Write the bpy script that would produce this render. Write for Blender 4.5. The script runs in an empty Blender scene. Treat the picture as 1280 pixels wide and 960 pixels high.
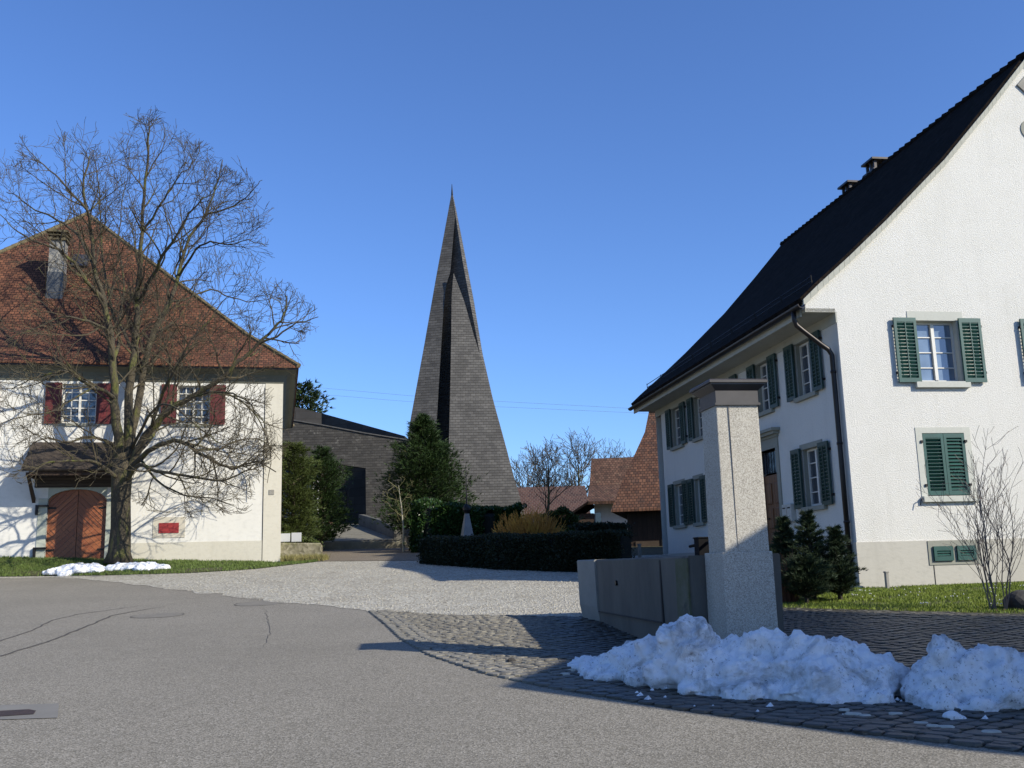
import bpy, bmesh, math, random
from mathutils import Vector, Matrix, noise
from math import radians as rad, sin, cos, pi
C = bpy.context.scene
COL = C.collection
# ------------------------------------------------------------------ camera
FPX, CX, CY = 1231.0, 640.0, 480.0
rl = math.atan(.0274); pt = math.atan(227.4/1231)
r0 = Vector((1,0,0)); u0 = Vector((0,-sin(pt),cos(pt))); FW = Vector((0,cos(pt),sin(pt)))
RT = r0*cos(rl)-u0*sin(rl); UP = r0*sin(rl)+u0*cos(rl)
EYE = Vector((0,0,1.6))
cd = bpy.data.cameras.new('camera'); cam = bpy.data.objects.new('camera', cd); COL.objects.link(cam)
cd.sensor_width = 36; cd.lens = FPX/1280*36; cd.clip_start = .1; cd.clip_end = 3000
M = Matrix((RT,UP,-FW)).transposed().to_4x4(); M.translation = EYE; cam.matrix_world = M
C.camera = cam
# ------------------------------------------------------------------ light
SAZ, SEL = rad(122), rad(30.5)          # azimuth clockwise from +Y
S = Vector((sin(SAZ)*cos(SEL), cos(SAZ)*cos(SEL), sin(SEL)))
w = bpy.data.worlds.new('World'); C.world = w; w.use_nodes = True
nt = w.node_tree; bg = nt.nodes['Background']
sky = nt.nodes.new('ShaderNodeTexSky'); sky.sky_type = 'NISHITA'; sky.sun_disc = False
sky.sun_elevation = SEL; sky.sun_rotation = SAZ; sky.altitude = 450; sky.air_density = 1.0; sky.dust_density = .7; sky.ozone_density = 4.0
tint = nt.nodes.new('ShaderNodeMix'); tint.data_type='RGBA'; tint.blend_type='MULTIPLY'; tint.inputs[0].default_value=1; tint.inputs[7].default_value=(.87,1.10,1.50,1)
nt.links.new(sky.outputs[0], tint.inputs[6]); nt.links.new(tint.outputs[2], bg.inputs[0]); bg.inputs[1].default_value = .105
sl = bpy.data.lights.new('sun','SUN'); sl.energy = 5.0; sl.angle = rad(.53); sl.color = (1,.935,.80)
so = bpy.data.objects.new('sun', sl); COL.objects.link(so); so.rotation_mode = 'QUATERNION'
so.rotation_quaternion = S.to_track_quat('Z','Y'); so.location = (20,-20,30)
C.view_settings.view_transform = 'Standard'; C.view_settings.look = 'None'
C.view_settings.exposure = .36; C.view_settings.gamma = 1; C.view_settings.use_curve_mapping = False

# ------------------------------------------------------------------ helpers
BR = [(-60,-.6),(0,0),(20,.96),(35,1.95),(48,2.6),(60,3.1),(90,3.4),(200,-2),(900,-30)]
def gz(y):
    if y <= BR[0][0]: return BR[0][1]
    for (a,za),(b,zb) in zip(BR,BR[1:]):
        if y <= b: return za+(zb-za)*(y-a)/(b-a)
    return BR[-1][1]
def ray(px,py): return FW*FPX+RT*(px-CX)-UP*(py-CY)
def at(px,py,Y):
    d = ray(px,py); return EYE+d*(Y/d.y)
def gat(px,py):
    d = ray(px,py); t = 1.0
    while t < 120:
        q = EYE+d*(t/d.y)
        if q.z < gz(q.y): return q
        t += .02
    return q
def hitp(px,py,c,n):
    d = ray(px,py); return EYE+d*((c-EYE).dot(n)/d.dot(n))

def tag(o,label=None,cat=None,group=None,kind=None):
    if label: o['label']=label
    if cat: o['category']=cat
    if group: o['group']=group
    if kind: o['kind']=kind
    return o
def empty(name,loc,rz=0,label=None,cat=None,group=None):
    o = bpy.data.objects.new(name,None); COL.objects.link(o); o.location = loc; o.rotation_euler=(0,0,rz)
    o.empty_display_size=.2
    return tag(o,label,cat,group)
def uvs(me):
    uv = me.uv_layers.new(name='m').data
    for p in me.polygons:
        n = p.normal
        if abs(n.z) > .99: u = Vector((1,0,0)); v = Vector((0,1,0))
        else:
            u = Vector((0,0,1)).cross(n).normalized(); v = n.cross(u)
        for li in p.loop_indices:
            co = me.vertices[me.loops[li].vertex_index].co
            uv[li].uv = (co.dot(u), co.dot(v))
class MB:
    def __init__(s): s.v=[]; s.f=[]
    def add(s,vs,fs):
        b=len(s.v); s.v+= [tuple(x) for x in vs]; s.f+= [tuple(b+i for i in f) for f in fs]; return s
    def box(s,x0,x1,y0,y1,z0,z1):
        return s.add([(x0,y0,z0),(x1,y0,z0),(x1,y1,z0),(x0,y1,z0),(x0,y0,z1),(x1,y0,z1),(x1,y1,z1),(x0,y1,z1)],
            [(3,2,1,0),(4,5,6,7),(0,1,5,4),(1,2,6,5),(2,3,7,6),(3,0,4,7)])
    def quad(s,*p): return s.add(p,[tuple(range(len(p)))])
    def prism(s,poly,d):
        """poly: list of 3d points, d: extrusion vector"""
        n=len(poly); a=[Vector(p) for p in poly]; b=[p+Vector(d) for p in a]
        return s.add(a+b,[tuple(range(n))[::-1],tuple(range(n,2*n))]+[(i,(i+1)%n,n+(i+1)%n,n+i) for i in range(n)])
    def loft(s,rings,cap=True,closed=True):
        n=len(rings[0]); b=len(s.v)
        for r in rings: s.v += [tuple(x) for x in r]
        for k in range(len(rings)-1):
            for i in range(n if closed else n-1):
                j=(i+1)%n; s.f.append((b+k*n+i,b+k*n+j,b+(k+1)*n+j,b+(k+1)*n+i))
        if cap and closed:
            s.f.append(tuple(b+i for i in range(n))[::-1]); s.f.append(tuple(b+(len(rings)-1)*n+i for i in range(n)))
        return s
    def tube(s,path,rs,n=6,cap=True):
        path=[Vector(p) for p in path]
        if not isinstance(rs,(list,tuple)): rs=[rs]*len(path)
        rings=[]; d0=(path[1]-path[0]).normalized()
        u = d0.orthogonal().normalized()
        for i,p in enumerate(path):
            d=(path[min(i+1,len(path)-1)]-path[max(i-1,0)])
            if d.length<1e-6: d=d0
            d.normalize(); u=(u-d*u.dot(d))
            if u.length<1e-4: u=d.orthogonal()
            u.normalize(); v=d.cross(u)
            rings.append([p+(u*cos(2*pi*k/n)+v*sin(2*pi*k/n))*rs[i] for k in range(n)])
        return s.loft(rings,cap)
    def build(s,name,mat,parent=None,smooth=False,loc=None,bevel=0,norm=True):
        me=bpy.data.meshes.new(name); me.from_pydata(s.v,[],s.f); me.update()
        if norm:
            bm=bmesh.new(); bm.from_mesh(me); bmesh.ops.recalc_face_normals(bm,faces=bm.faces)
            if bevel:
                bmesh.ops.remove_doubles(bm,verts=bm.verts,dist=1e-5)
                bmesh.ops.bevel(bm,geom=[e for e in bm.edges if e.is_manifold and e.calc_face_angle(0)>.6],offset=bevel,segments=2,affect='EDGES',profile=.6)
            bm.to_mesh(me); bm.free()
        uvs(me)
        if smooth:
            for p in me.polygons: p.use_smooth=True
        me.materials.append(mat)
        o=bpy.data.objects.new(name,me); COL.objects.link(o)
        if parent is not None: o.parent=parent
        if loc is not None: o.location=loc
        return o
def copy_tree(o,parent=None):
    c=o.copy(); COL.objects.link(c)
    if parent is not None: c.parent=parent
    for ch in [x for x in bpy.data.objects if x.parent==o]: copy_tree(ch,c)
    return c
# ------------------------------------------------------------------ materials
def newmat(name):
    m=bpy.data.materials.new(name); m.use_nodes=True; t=m.node_tree; b=t.nodes['Principled BSDF']; return m,t,b
def N(t,typ,**k):
    n=t.nodes.new(typ)
    for a,v in k.items():
        if a in n.inputs: n.inputs[a].default_value=v
        else: setattr(n,a,v)
    return n
def ramp(t,src,stops):
    r=t.nodes.new('ShaderNodeValToRGB'); e=r.color_ramp.elements
    while len(e)<len(stops): e.new(.5)
    for x,(p,c) in zip(e,stops):
        x.position=p; x.color=(c[0],c[1],c[2],1) if hasattr(c,'__len__') else (c,c,c,1)
    t.links.new(src,r.inputs[0]); return r
def mixc(t,fac,a,b,mode='MIX'):
    m=t.nodes.new('ShaderNodeMix'); m.data_type='RGBA'; m.blend_type=mode
    for i,x in ((0,fac),(6,a),(7,b)):
        if isinstance(x,(int,float)): m.inputs[i].default_value=x
        elif isinstance(x,tuple): m.inputs[i].default_value=(x[0],x[1],x[2],1)
        else: t.links.new(x,m.inputs[i])
    return m.outputs[2]
def coords(t,kind='Object',scale=(1,1,1)):
    tc=t.nodes.new('ShaderNodeTexCoord'); mp=t.nodes.new('ShaderNodeMapping'); mp.inputs['Scale'].default_value=scale
    t.links.new(tc.outputs[kind],mp.inputs[0]); return mp.outputs[0]
def noi(t,vec,scale,detail=4,rough=.6,dist=0):
    n=N(t,'ShaderNodeTexNoise'); n.inputs['Scale'].default_value=scale; n.inputs['Detail'].default_value=detail; n.inputs['Roughness'].default_value=rough; n.inputs['Distortion'].default_value=dist
    t.links.new(vec,n.inputs['Vector']); return n.outputs['Fac']
def bump(t,b,h,strength,dist,prev=None):
    n=t.nodes.new('ShaderNodeBump'); n.inputs['Strength'].default_value=strength; n.inputs['Distance'].default_value=dist
    t.links.new(h,n.inputs['Height'])
    if prev: t.links.new(prev,n.inputs['Normal'])
    t.links.new(n.outputs[0],b.inputs['Normal']); return n.outputs[0]
def simple(name,c1,c2=None,scale=3,rough=.8,bs=30,bst=.3,bd=.01,metal=0,spec=.5,c3=None,stain=None,kind='Object',stretch=(1,1,1)):
    """two-tone noise colour plus optional large stains and a fine bump"""
    m,t,b=newmat(name); v=coords(t,kind,stretch); c2=c2 or tuple(x*.8 for x in c1)
    n=noi(t,v,scale,6,.65); r=ramp(t,n,[(.32,c2),(.68,c1)]); col=r.outputs[0]
    if c3:
        n2=noi(t,v,scale*14,3,.7); r2=ramp(t,n2,[(.42,0),(.62,1)]); col=mixc(t,r2.outputs[0],c3,col)
    if stain:
        n3=noi(t,v,stain[1],5,.7,.6); r3=ramp(t,n3,[(stain[2],0),(stain[2]+.12,1)]); col=mixc(t,r3.outputs[0],col,stain[0])
    t.links.new(col,b.inputs['Base Color']); b.inputs['Roughness'].default_value=rough; b.inputs['Metallic'].default_value=metal
    b.inputs['Specular IOR Level'].default_value=spec
    if bst: bump(t,b,noi(t,v,bs,4,.65),bst,bd)
    return m
def tiles(name,cols,w,h,rough=.85,bst=.8,bd=.03,moss=None,mortar=(.02,.015,.012),msize=.012,low=None):
    """rows of tiles or shingles in metre UVs, each one its own tone"""
    m,t,b=newmat(name); uv=coords(t,'UV')
    br=N(t,'ShaderNodeTexBrick'); br.offset=.5; t.links.new(uv,br.inputs['Vector'])
    br.inputs['Scale'].default_value=1; br.inputs['Brick Width'].default_value=w; br.inputs['Row Height'].default_value=h
    br.inputs['Mortar Size'].default_value=msize; br.inputs['Mortar Smooth'].default_value=.3; br.inputs['Bias'].default_value=0
    br.inputs['Color1'].default_value=(0,0,0,1); br.inputs['Color2'].default_value=(1,1,1,1); br.inputs['Mortar'].default_value=(.5,.5,.5,1)
    r=ramp(t,br.outputs['Color'],[(i/(len(cols)-1),c) for i,c in enumerate(cols)])
    col=r.outputs[0]
    n=noi(t,uv,.7,5,.7); col=mixc(t,ramp(t,n,[(.35,0),(.7,.6)]).outputs[0],col,tuple(x*.45 for x in cols[0]))
    if moss: col=mixc(t,ramp(t,noi(t,uv,2.2,6,.75),[(moss[1],0),(moss[1]+.15,.85)]).outputs[0],col,moss[0])
    col=mixc(t,br.outputs['Fac'],col,mortar)
    t.links.new(col,b.inputs['Base Color']); b.inputs['Roughness'].default_value=rough; b.inputs['Specular IOR Level'].default_value=.3
    # each row slopes out towards its lower edge
    sp=t.nodes.new('ShaderNodeSeparateXYZ'); t.links.new(uv,sp.inputs[0])
    dv=N(t,'ShaderNodeMath',operation='DIVIDE'); t.links.new(sp.outputs[1],dv.inputs[0]); dv.inputs[1].default_value=h
    fr=N(t,'ShaderNodeMath',operation='FRACT'); t.links.new(dv.outputs[0],fr.inputs[0])
    iv=N(t,'ShaderNodeMath',operation='SUBTRACT'); iv.inputs[0].default_value=1; t.links.new(fr.outputs[0],iv.inputs[1])
    m2=N(t,'ShaderNodeMath',operation='SUBTRACT'); t.links.new(iv.outputs[0],m2.inputs[0]); t.links.new(br.outputs['Fac'],m2.inputs[1])
    m3=N(t,'ShaderNodeMath',operation='MULTIPLY_ADD'); t.links.new(br.outputs['Color'],m3.inputs[0]); m3.inputs[1].default_value=.35; t.links.new(m2.outputs[0],m3.inputs[2])
    bump(t,b,m3.outputs[0],bst,bd)
    return m
def foliage(name,a,bc,rough=.6):
    m,t,b=newmat(name); v=coords(t,'Object'); n=noi(t,v,1.7,4,.7); n2=noi(t,v,14,2,.7)
    col=mixc(t,ramp(t,n,[(.35,0),(.65,1)]).outputs[0],bc,a)
    col=mixc(t,ramp(t,n2,[(.3,0),(.8,.6)]).outputs[0],col,tuple(x*1.7 for x in a))
    t.links.new(col,b.inputs['Base Color']); b.inputs['Roughness'].default_value=rough; b.inputs['Specular IOR Level'].default_value=.25
    return m
def speckle(name,base,dark,light,scale,rough=.9,bst=.4,bd=.01,patch=None):
    m,t,b=newmat(name); v=coords(t,'Object')
    vo=N(t,'ShaderNodeTexVoronoi'); vo.inputs['Scale'].default_value=scale; t.links.new(v,vo.inputs['Vector'])
    sp=t.nodes.new('ShaderNodeSeparateColor'); t.links.new(vo.outputs['Color'],sp.inputs[0])
    r=ramp(t,sp.outputs[0],[(0,dark),(.5,base),(1,light)]); col=r.outputs[0]
    n=noi(t,v,.35,6,.65,.3); col=mixc(t,ramp(t,n,[(.3,.35),(.62,0)]).outputs[0],col,tuple(x*.62 for x in base))
    n=noi(t,v,5,5,.7); col=mixc(t,ramp(t,n,[(.4,0),(.75,.3)]).outputs[0],col,tuple(min(1,x*1.25) for x in base))
    if patch:
        n=noi(t,v,patch[1],6,.7,1.2); col=mixc(t,ramp(t,n,[(patch[2],0),(patch[2]+.14,patch[3])]).outputs[0],col,patch[0])
    t.links.new(col,b.inputs['Base Color']); b.inputs['Roughness'].default_value=rough; b.inputs['Specular IOR Level'].default_value=.25
    bump(t,b,vo.outputs['Distance'],bst,bd)
    return m
asphalt=speckle('asphalt',(.258,.238,.197),(.135,.125,.10),(.44,.41,.36),85,.88,.5,.005)
gravel=speckle('gravel',(.455,.43,.365),(.2,.18,.145),(.74,.72,.64),27,.95,1,.02,((.30,.27,.215),.7,.5,.4))
earth=speckle('earth',(.09,.085,.045),(.05,.04,.025),(.14,.13,.07),12,.95,.6,.02)
joint=simple('joint',(.17,.155,.12),(.09,.082,.062),6,.95,60,.5,.01)
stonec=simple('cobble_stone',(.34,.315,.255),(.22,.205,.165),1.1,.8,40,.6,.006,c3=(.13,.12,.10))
def damp_shade(m):  # darkens colour over the shaded right side, deepening the shadow, plus meltwater damp
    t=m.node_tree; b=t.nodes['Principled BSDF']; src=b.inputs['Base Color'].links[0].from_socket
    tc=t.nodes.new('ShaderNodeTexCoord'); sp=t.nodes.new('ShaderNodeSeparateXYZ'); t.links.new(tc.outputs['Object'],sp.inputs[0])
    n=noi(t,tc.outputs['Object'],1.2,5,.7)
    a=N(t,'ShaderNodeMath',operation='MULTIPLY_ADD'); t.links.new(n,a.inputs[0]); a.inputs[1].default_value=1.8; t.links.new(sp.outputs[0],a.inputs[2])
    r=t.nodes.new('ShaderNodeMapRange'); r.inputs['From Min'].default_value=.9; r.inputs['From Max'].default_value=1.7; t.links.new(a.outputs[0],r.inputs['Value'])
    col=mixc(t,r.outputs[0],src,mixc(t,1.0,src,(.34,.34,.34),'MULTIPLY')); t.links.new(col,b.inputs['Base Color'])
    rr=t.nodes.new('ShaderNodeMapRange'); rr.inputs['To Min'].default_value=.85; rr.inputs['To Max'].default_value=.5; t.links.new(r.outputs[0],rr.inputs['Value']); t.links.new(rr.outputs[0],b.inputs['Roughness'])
damp_shade(stonec); damp_shade(joint)
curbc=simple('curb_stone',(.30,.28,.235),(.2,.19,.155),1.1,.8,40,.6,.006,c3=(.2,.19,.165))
damp_shade(curbc)
pathm=speckle('path_asphalt',(.20,.165,.125),(.11,.09,.07),(.3,.26,.21),60,.9,.4,.006)
grassg=simple('grass_ground',(.09,.115,.02),(.055,.07,.018),2.5,.95,30,.6,.03,c3=(.06,.05,.02))
blade=foliage('grass_blade',(.19,.24,.03),(.11,.17,.02))
bladeB=foliage('bank_grass_blade',(.11,.155,.035),(.07,.11,.025))
def stucco(name,c,bsc,bst,bd,stain,dirt=.0):
    m,t,b=newmat(name); v=coords(t,'Object'); v2=coords(t,'Object',(1,1,1.7)); v3=coords(t,'Object',(2.6,2.6,.22))
    n=noi(t,v,.5,6,.7,.5); col=mixc(t,ramp(t,n,[(.45,0),(.8,.55)]).outputs[0],c,stain)
    n=noi(t,v3,1.6,5,.7); col=mixc(t,ramp(t,n,[(.52,0),(.85,.35)]).outputs[0],col,tuple(x*.86 for x in stain))
    n=noi(t,v2,bsc*.6,3,.6); col=mixc(t,ramp(t,n,[(.3,.22),(.5,0)]).outputs[0],col,tuple(x*.6 for x in c))
    t.links.new(col,b.inputs['Base Color']); b.inputs['Roughness'].default_value=.92; b.inputs['Specular IOR Level'].default_value=.2
    bump(t,b,noi(t,v2,bsc,5,.65),bst,bd); return m
stuc=stucco('rough_white_stucco',(.80,.79,.755),32,.95,.02,(.66,.65,.60))
stucL=stucco('smooth_white_render',(.80,.79,.75),9,.25,.012,(.68,.67,.62))
plinthm=stucco('grey_plinth_render',(.56,.54,.485),12,.3,.01,(.45,.43,.38))
plinthL=stucco('cream_plinth_render',(.66,.635,.55),12,.3,.01,(.55,.52,.43))
sand=stucco('grey_sandstone',(.34,.345,.30),30,.3,.004,(.26,.26,.22))
soff=stucco('soffit_paint',(.50,.50,.44),8,.1,.004,(.40,.40,.34))
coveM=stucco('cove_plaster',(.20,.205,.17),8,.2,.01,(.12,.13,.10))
tileR=tiles('red_roof_tile',[(.10,.045,.028),(.19,.078,.044),(.26,.11,.06),(.14,.06,.038)],.17,.15,.85,.9,.03,((.09,.075,.04),.56))
tileB=tiles('brown_roof_tile',[(.09,.05,.033),(.16,.082,.052),(.21,.115,.075)],.17,.2,.85,.9,.04,((.30,.23,.14),.56))
tileD=tiles('dark_roof_tile',[(.012,.010,.009),(.02,.016,.015),(.028,.022,.02)],.18,.16,1,.9,.03,((.05,.05,.03),.6))
tileD.node_tree.nodes['Principled BSDF'].inputs['Specular IOR Level'].default_value=.04
tileV=tiles('purple_brown_tile',[(.07,.035,.028),(.11,.052,.04),(.15,.08,.06)],.24,.3,.85,.9,.05,((.2,.14,.11),.68),mortar=(.15,.11,.09),msize=.03)
shing=tiles('slate_shingle',[(.088,.084,.08),(.122,.117,.11),(.155,.148,.14)],.32,.17,.65,.8,.03,mortar=(.06,.055,.05),msize=.012)
shingW=tiles('wall_shingle',[(.052,.048,.043),(.076,.071,.063),(.10,.093,.083)],.26,.15,.7,.8,.02,((.27,.26,.235),.58),mortar=(.04,.038,.035),msize=.01)
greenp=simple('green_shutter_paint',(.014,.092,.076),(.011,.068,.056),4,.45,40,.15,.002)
greend=simple('shaded_green_shutter_paint',(.02,.066,.056),(.014,.045,.038),4,.5,40,.15,.002)  # shutter green with the shade of the yard wall put into its colour
redp=simple('red_shutter_paint',(.15,.016,.016),(.085,.012,.012),3,.6,40,.2,.003)
whitep=simple('white_window_paint',(.78,.77,.73),(.68,.67,.63),5,.5,30,.1,.002)
black=simple('black_interior',(.012,.012,.013),None,3,.7,20,.1)
iron=simple('black_iron',(.025,.024,.024),None,6,.5,40,.2,.002,metal=.6)
copper=simple('brown_copper',(.035,.028,.026),(.022,.018,.017),3,.4,20,.1,.002,metal=.5)
capm=simple('cap_metal',(.085,.078,.075),(.06,.055,.052),3,.45,20,.15,.003,metal=.4)
def mkglass(name,c):
    m,t,b=newmat(name); v=coords(t,'Object'); n=noi(t,v,1.3,2,.5)
    t.links.new(ramp(t,n,[(.3,c),(.7,tuple(x*2.2 for x in c))]).outputs[0],b.inputs['Base Color'])
    b.inputs['Roughness'].default_value=.04; b.inputs['IOR'].default_value=1.6; b.inputs['Specular IOR Level'].default_value=.9
    bump(t,b,noi(t,v,2.5,1,.5),.08,.01); return m
glass=mkglass('window_glass',(.035,.045,.06))
glassG=mkglass('painted_sky_glass',(.11,.15,.21))  # base colour lightened to paint in the sky's reflection on the gable panes
sandG=stucco('pale_window_stone',(.60,.61,.56),30,.3,.004,(.5,.51,.46))
curtain=mkglass('glass_over_curtain',(.16,.17,.18))
doorw=None
def planks(name,a,bc,w,ang=0,rough=.6,kind='UV',gap=(.01,.006,.004)):
    m,t,b=newmat(name); tc=t.nodes.new('ShaderNodeTexCoord'); mp=t.nodes.new('ShaderNodeMapping'); mp.inputs['Rotation'].default_value=(0,0,ang)
    t.links.new(tc.outputs[kind],mp.inputs[0]); v=mp.outputs[0]
    br=N(t,'ShaderNodeTexBrick'); t.links.new(v,br.inputs['Vector']); br.inputs['Scale'].default_value=1; br.inputs['Brick Width'].default_value=2.7; br.inputs['Row Height'].default_value=w
    br.inputs['Mortar Size'].default_value=.006; br.inputs['Color1'].default_value=(0,0,0,1); br.inputs['Color2'].default_value=(1,1,1,1)
    col=mixc(t,br.outputs['Color'],a,bc)
    mp2=t.nodes.new('ShaderNodeMapping'); mp2.inputs['Scale'].default_value=(2,30,1); t.links.new(v,mp2.inputs[0])
    col=mixc(t,ramp(t,noi(t,mp2.outputs[0],1.5,4,.6),[(.3,.6),(.7,0)]).outputs[0],col,tuple(x*.5 for x in a))
    col=mixc(t,br.outputs['Fac'],col,gap)
    t.links.new(col,b.inputs['Base Color']); b.inputs['Roughness'].default_value=rough
    iv=N(t,'ShaderNodeMath',operation='SUBTRACT'); iv.inputs[0].default_value=1; t.links.new(br.outputs['Fac'],iv.inputs[1])
    bump(t,b,iv.outputs[0],.6,.01); return m
woodD=planks('dark_barn_wood',(.05,.028,.016),(.075,.042,.025),.2,pi/2,.8)
woodR=planks('red_brown_door_wood',(.20,.052,.018),(.29,.085,.03),.12,0,.5)
woodE=planks('carved_entrance_wood',(.20,.085,.035),(.26,.11,.045),.15,pi/2,.5)
woodG=planks('shingle_canopy_wood',(.06,.045,.035),(.10,.075,.055),.1,0,.85)
concrete=simple('old_concrete',(.155,.148,.13),(.09,.086,.076),1.3,.9,30,.6,.008,stain=((.05,.05,.045),1.1,.6),stretch=(1,1,.5))
conclt=simple('pale_concrete',(.36,.345,.31),(.27,.26,.235),1.6,.9,40,.5,.006)
mossc=simple('mossy_concrete',(.09,.10,.035),(.16,.16,.13),2.5,.95,40,.8,.02,stain=((.05,.05,.045),1.1,.6))
stoneW=speckle('mossy_stone_wall',(.24,.22,.15),(.13,.12,.08),(.36,.33,.25),9,.95,.7,.02,((.16,.17,.06),2.0,.5,.7))
granite=speckle('granite',(.50,.47,.41),(.26,.24,.21),(.66,.64,.58),130,.8,.25,.003)
graniteS=granite
bark=simple('bark',(.14,.115,.065),(.075,.06,.04),3,.95,22,1,.03,c3=(.045,.038,.028),stain=((.12,.125,.03),2.5,.52),stretch=(1,1,.35))
twig=simple('twig_bark',(.095,.076,.042),(.055,.045,.028),2,.9,20,.2,.003,stain=((.14,.13,.045),1.2,.56))
twigG=simple('grey_twig_bark',(.13,.115,.095),(.09,.08,.066),2,.9,20,.1,.003)
twigO=simple('orange_twig_bark',(.66,.36,.05),(.50,.20,.035),1.5,.8,20,.1,.003)
twigRd=simple('rusty_twig_bark',(.17,.07,.035),(.11,.045,.025),3,.8,20,.1,.003)
paleb=simple('pale_sapling_bark',(.42,.40,.32),(.3,.28,.22),3,.8,20,.2,.003)
conif=foliage('conifer_needles',(.030,.058,.012),(.014,.030,.009))
conifY=foliage('yellow_green_needles',(.060,.080,.016),(.030,.046,.012))
spruceM=foliage('spruce_needles',(.032,.052,.022),(.018,.032,.014))
laurel=foliage('laurel_leaves',(.030,.065,.018),(.018,.038,.010),.3)
hedgeM=foliage('hedge_leaves',(.022,.030,.014),(.013,.018,.010))
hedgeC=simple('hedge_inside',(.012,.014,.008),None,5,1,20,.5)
drygrass=foliage('dry_grass',(.26,.23,.09),(.14,.14,.04))
def snowmat():
    m,t,b=newmat('old_snow'); v=coords(t,'Object')
    n=noi(t,v,2.2,8,.75,.6); d=ramp(t,n,[(.50,0),(.66,.85)])
    n2=noi(t,v,30,5,.8); d2=ramp(t,n2,[(.555,0),(.65,.95)])
    mm=N(t,'ShaderNodeMath',operation='MULTIPLY'); 
    n3=noi(t,v,2.6,4,.7); r3=ramp(t,n3,[(.42,0),(.56,1)]); t.links.new(d2.outputs[0],mm.inputs[0]); t.links.new(r3.outputs[0],mm.inputs[1])
    col=mixc(t,d.outputs[0],(.86,.87,.89),(.30,.285,.26)); col=mixc(t,mm.outputs[0],col,(.07,.062,.055))
    t.links.new(col,b.inputs['Base Color']); b.inputs['Roughness'].default_value=.7; b.inputs['Specular IOR Level'].default_value=.3
    b.inputs['Subsurface Weight'].default_value=.25; b.inputs['Subsurface Radius'].default_value=(.03,.035,.04); b.inputs['Subsurface Scale'].default_value=.5
    bump(t,b,noi(t,v,38,6,.8),.9,.025); return m
snow=snowmat()
#@@PART2
# ------------------------------------------------------------------ ground sheets
def sheet(name,poly,mat,off,kind='structure'):
    bm=bmesh.new(); f=bm.faces.new([bm.verts.new((x,y,0)) for x,y in poly])
    for yb,_ in BR[1:-1]:
        bmesh.ops.bisect_plane(bm,geom=bm.verts[:]+bm.edges[:]+bm.faces[:],plane_co=(0,yb,0),plane_no=(0,1,0))
    bmesh.ops.triangulate(bm,faces=bm.faces[:])
    for v in bm.verts: v.co.z=gz(v.co.y)+off
    bmesh.ops.recalc_face_normals(bm,faces=bm.faces[:])
    if sum(f.normal.z for f in bm.faces)<0: bmesh.ops.reverse_faces(bm,faces=bm.faces[:])
    me=bpy.data.meshes.new(name); bm.to_mesh(me); bm.free(); uvs(me); me.materials.append(mat)
    o=bpy.data.objects.new(name,me); COL.objects.link(o); o['kind']=kind; return o
sheet('ground',[(-900,-59),(900,-59),(900,890),(-900,890)],earth,0)
E1=[(-2.6,18),(-2.05,15.9),(-1.55,13.8),(-1.0,12.05),(-.3,10.55),(.3,9.66),(1.4,8.35),(2.4,7.45),(3.26,6.76),(5.2,5.3),(7.2,3.9),(12,1.4)]
def ragged(poly,amp,step,seed):
    out=[]
    for (xa,ya),(xb,yb) in zip(poly,poly[1:]+poly[:1]):
        L=math.hypot(xb-xa,yb-ya); n=max(1,min(60,int(L/step)))
        for k in range(n):
            t=k/n; x=xa+(xb-xa)*t; y=ya+(yb-ya)*t
            out.append((x+noise.noise(Vector((x*1.7,y*1.7,seed)))*amp,y+noise.noise(Vector((x*1.7+9,y*1.7,seed)))*amp*1.3))
    return out
roadp=[(-60,-40),(60,-40),(60,-6),(20,-4)]+E1[::-1]+[(-2.9,20.0),(-4.4,22.4),(-6.6,26.6),(-9.0,29.3),(-12.5,30.8),(-16.75,31.2),(-60,34.4)]
sheet('road',roadp,asphalt,.006)
gravp=[(-60,33.6),(-16.75,30.4),(-14.15,30.1),(-12.7,29.1),(-10.7,27.1),(-8.85,24.9),(-7.3,23.2),(-6.0,21.7),(-5.0,20.6),(-3.8,19.4)]+[(-2.6,18),(-1.2,16.9),(.9,15.95),(4.2,16.5),(3.6,18),(4.6,20),(6.4,20.3),(5.2,33),(-2.8,33.5),(-6.9,34.6),(-8.5,33.5),(-12,31.2),(-17,31.2),(-60,35)]
sheet('gravel_yard',ragged(gravp,.22,.22,3),gravel,.012)
cobp=E1+[(14,2),(14,12),(7.25,14.5),(4.31,16.4),(4.2,16.5),(.9,15.95),(-1.2,16.9)]
sheet('cobble_bed',cobp,joint,.018)
sheet('lawn',[(4.31,16.4),(7.25,14.5),(16,9.6),(22,16),(20,24),(17,21.5),(6.81,20.1),(6.2,20.1),(4.5,19.9),(3.8,18)],grassg,.024)
sheet('path',[(-7.0,34.6),(-2.8,33.3),(-3.6,47.2),(-9.3,47.2)],pathm,.024)
# ------------------------------------------------------------------ cobbles
def inside(x,y,poly):
    c=False; n=len(poly)
    for i in range(n):
        x1,y1=poly[i]; x2,y2=poly[i-1]
        if (y1>y)!=(y2>y) and x<(x2-x1)*(y-y1)/(y2-y1)+x1: c=not c
    return c
rng=random.Random(5)
mb=MB(); mc=MB()
def stone(m,x,y,w,d,h,rot):
    z=gz(y)+.016; ring=[]
    c,s=cos(rot),sin(rot)
    def ln(k,hz):
        out=[]
        for ax,ay in ((-1,-.6),(-.6,-1),(.6,-1),(1,-.6),(1,.6),(.6,1),(-.6,1),(-1,.6)):
            px=ax*w/2*k*(1+rng.uniform(-.06,.06)); py=ay*d/2*k*(1+rng.uniform(-.06,.06))
            out.append((x+px*c-py*s,y+px*s+py*c,z+hz))
        return out
    tl=rng.uniform(-.004,.004)
    m.loft([ln(1,-.01),ln(1,h*.55+tl),ln(.84,h+tl)],True)
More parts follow.
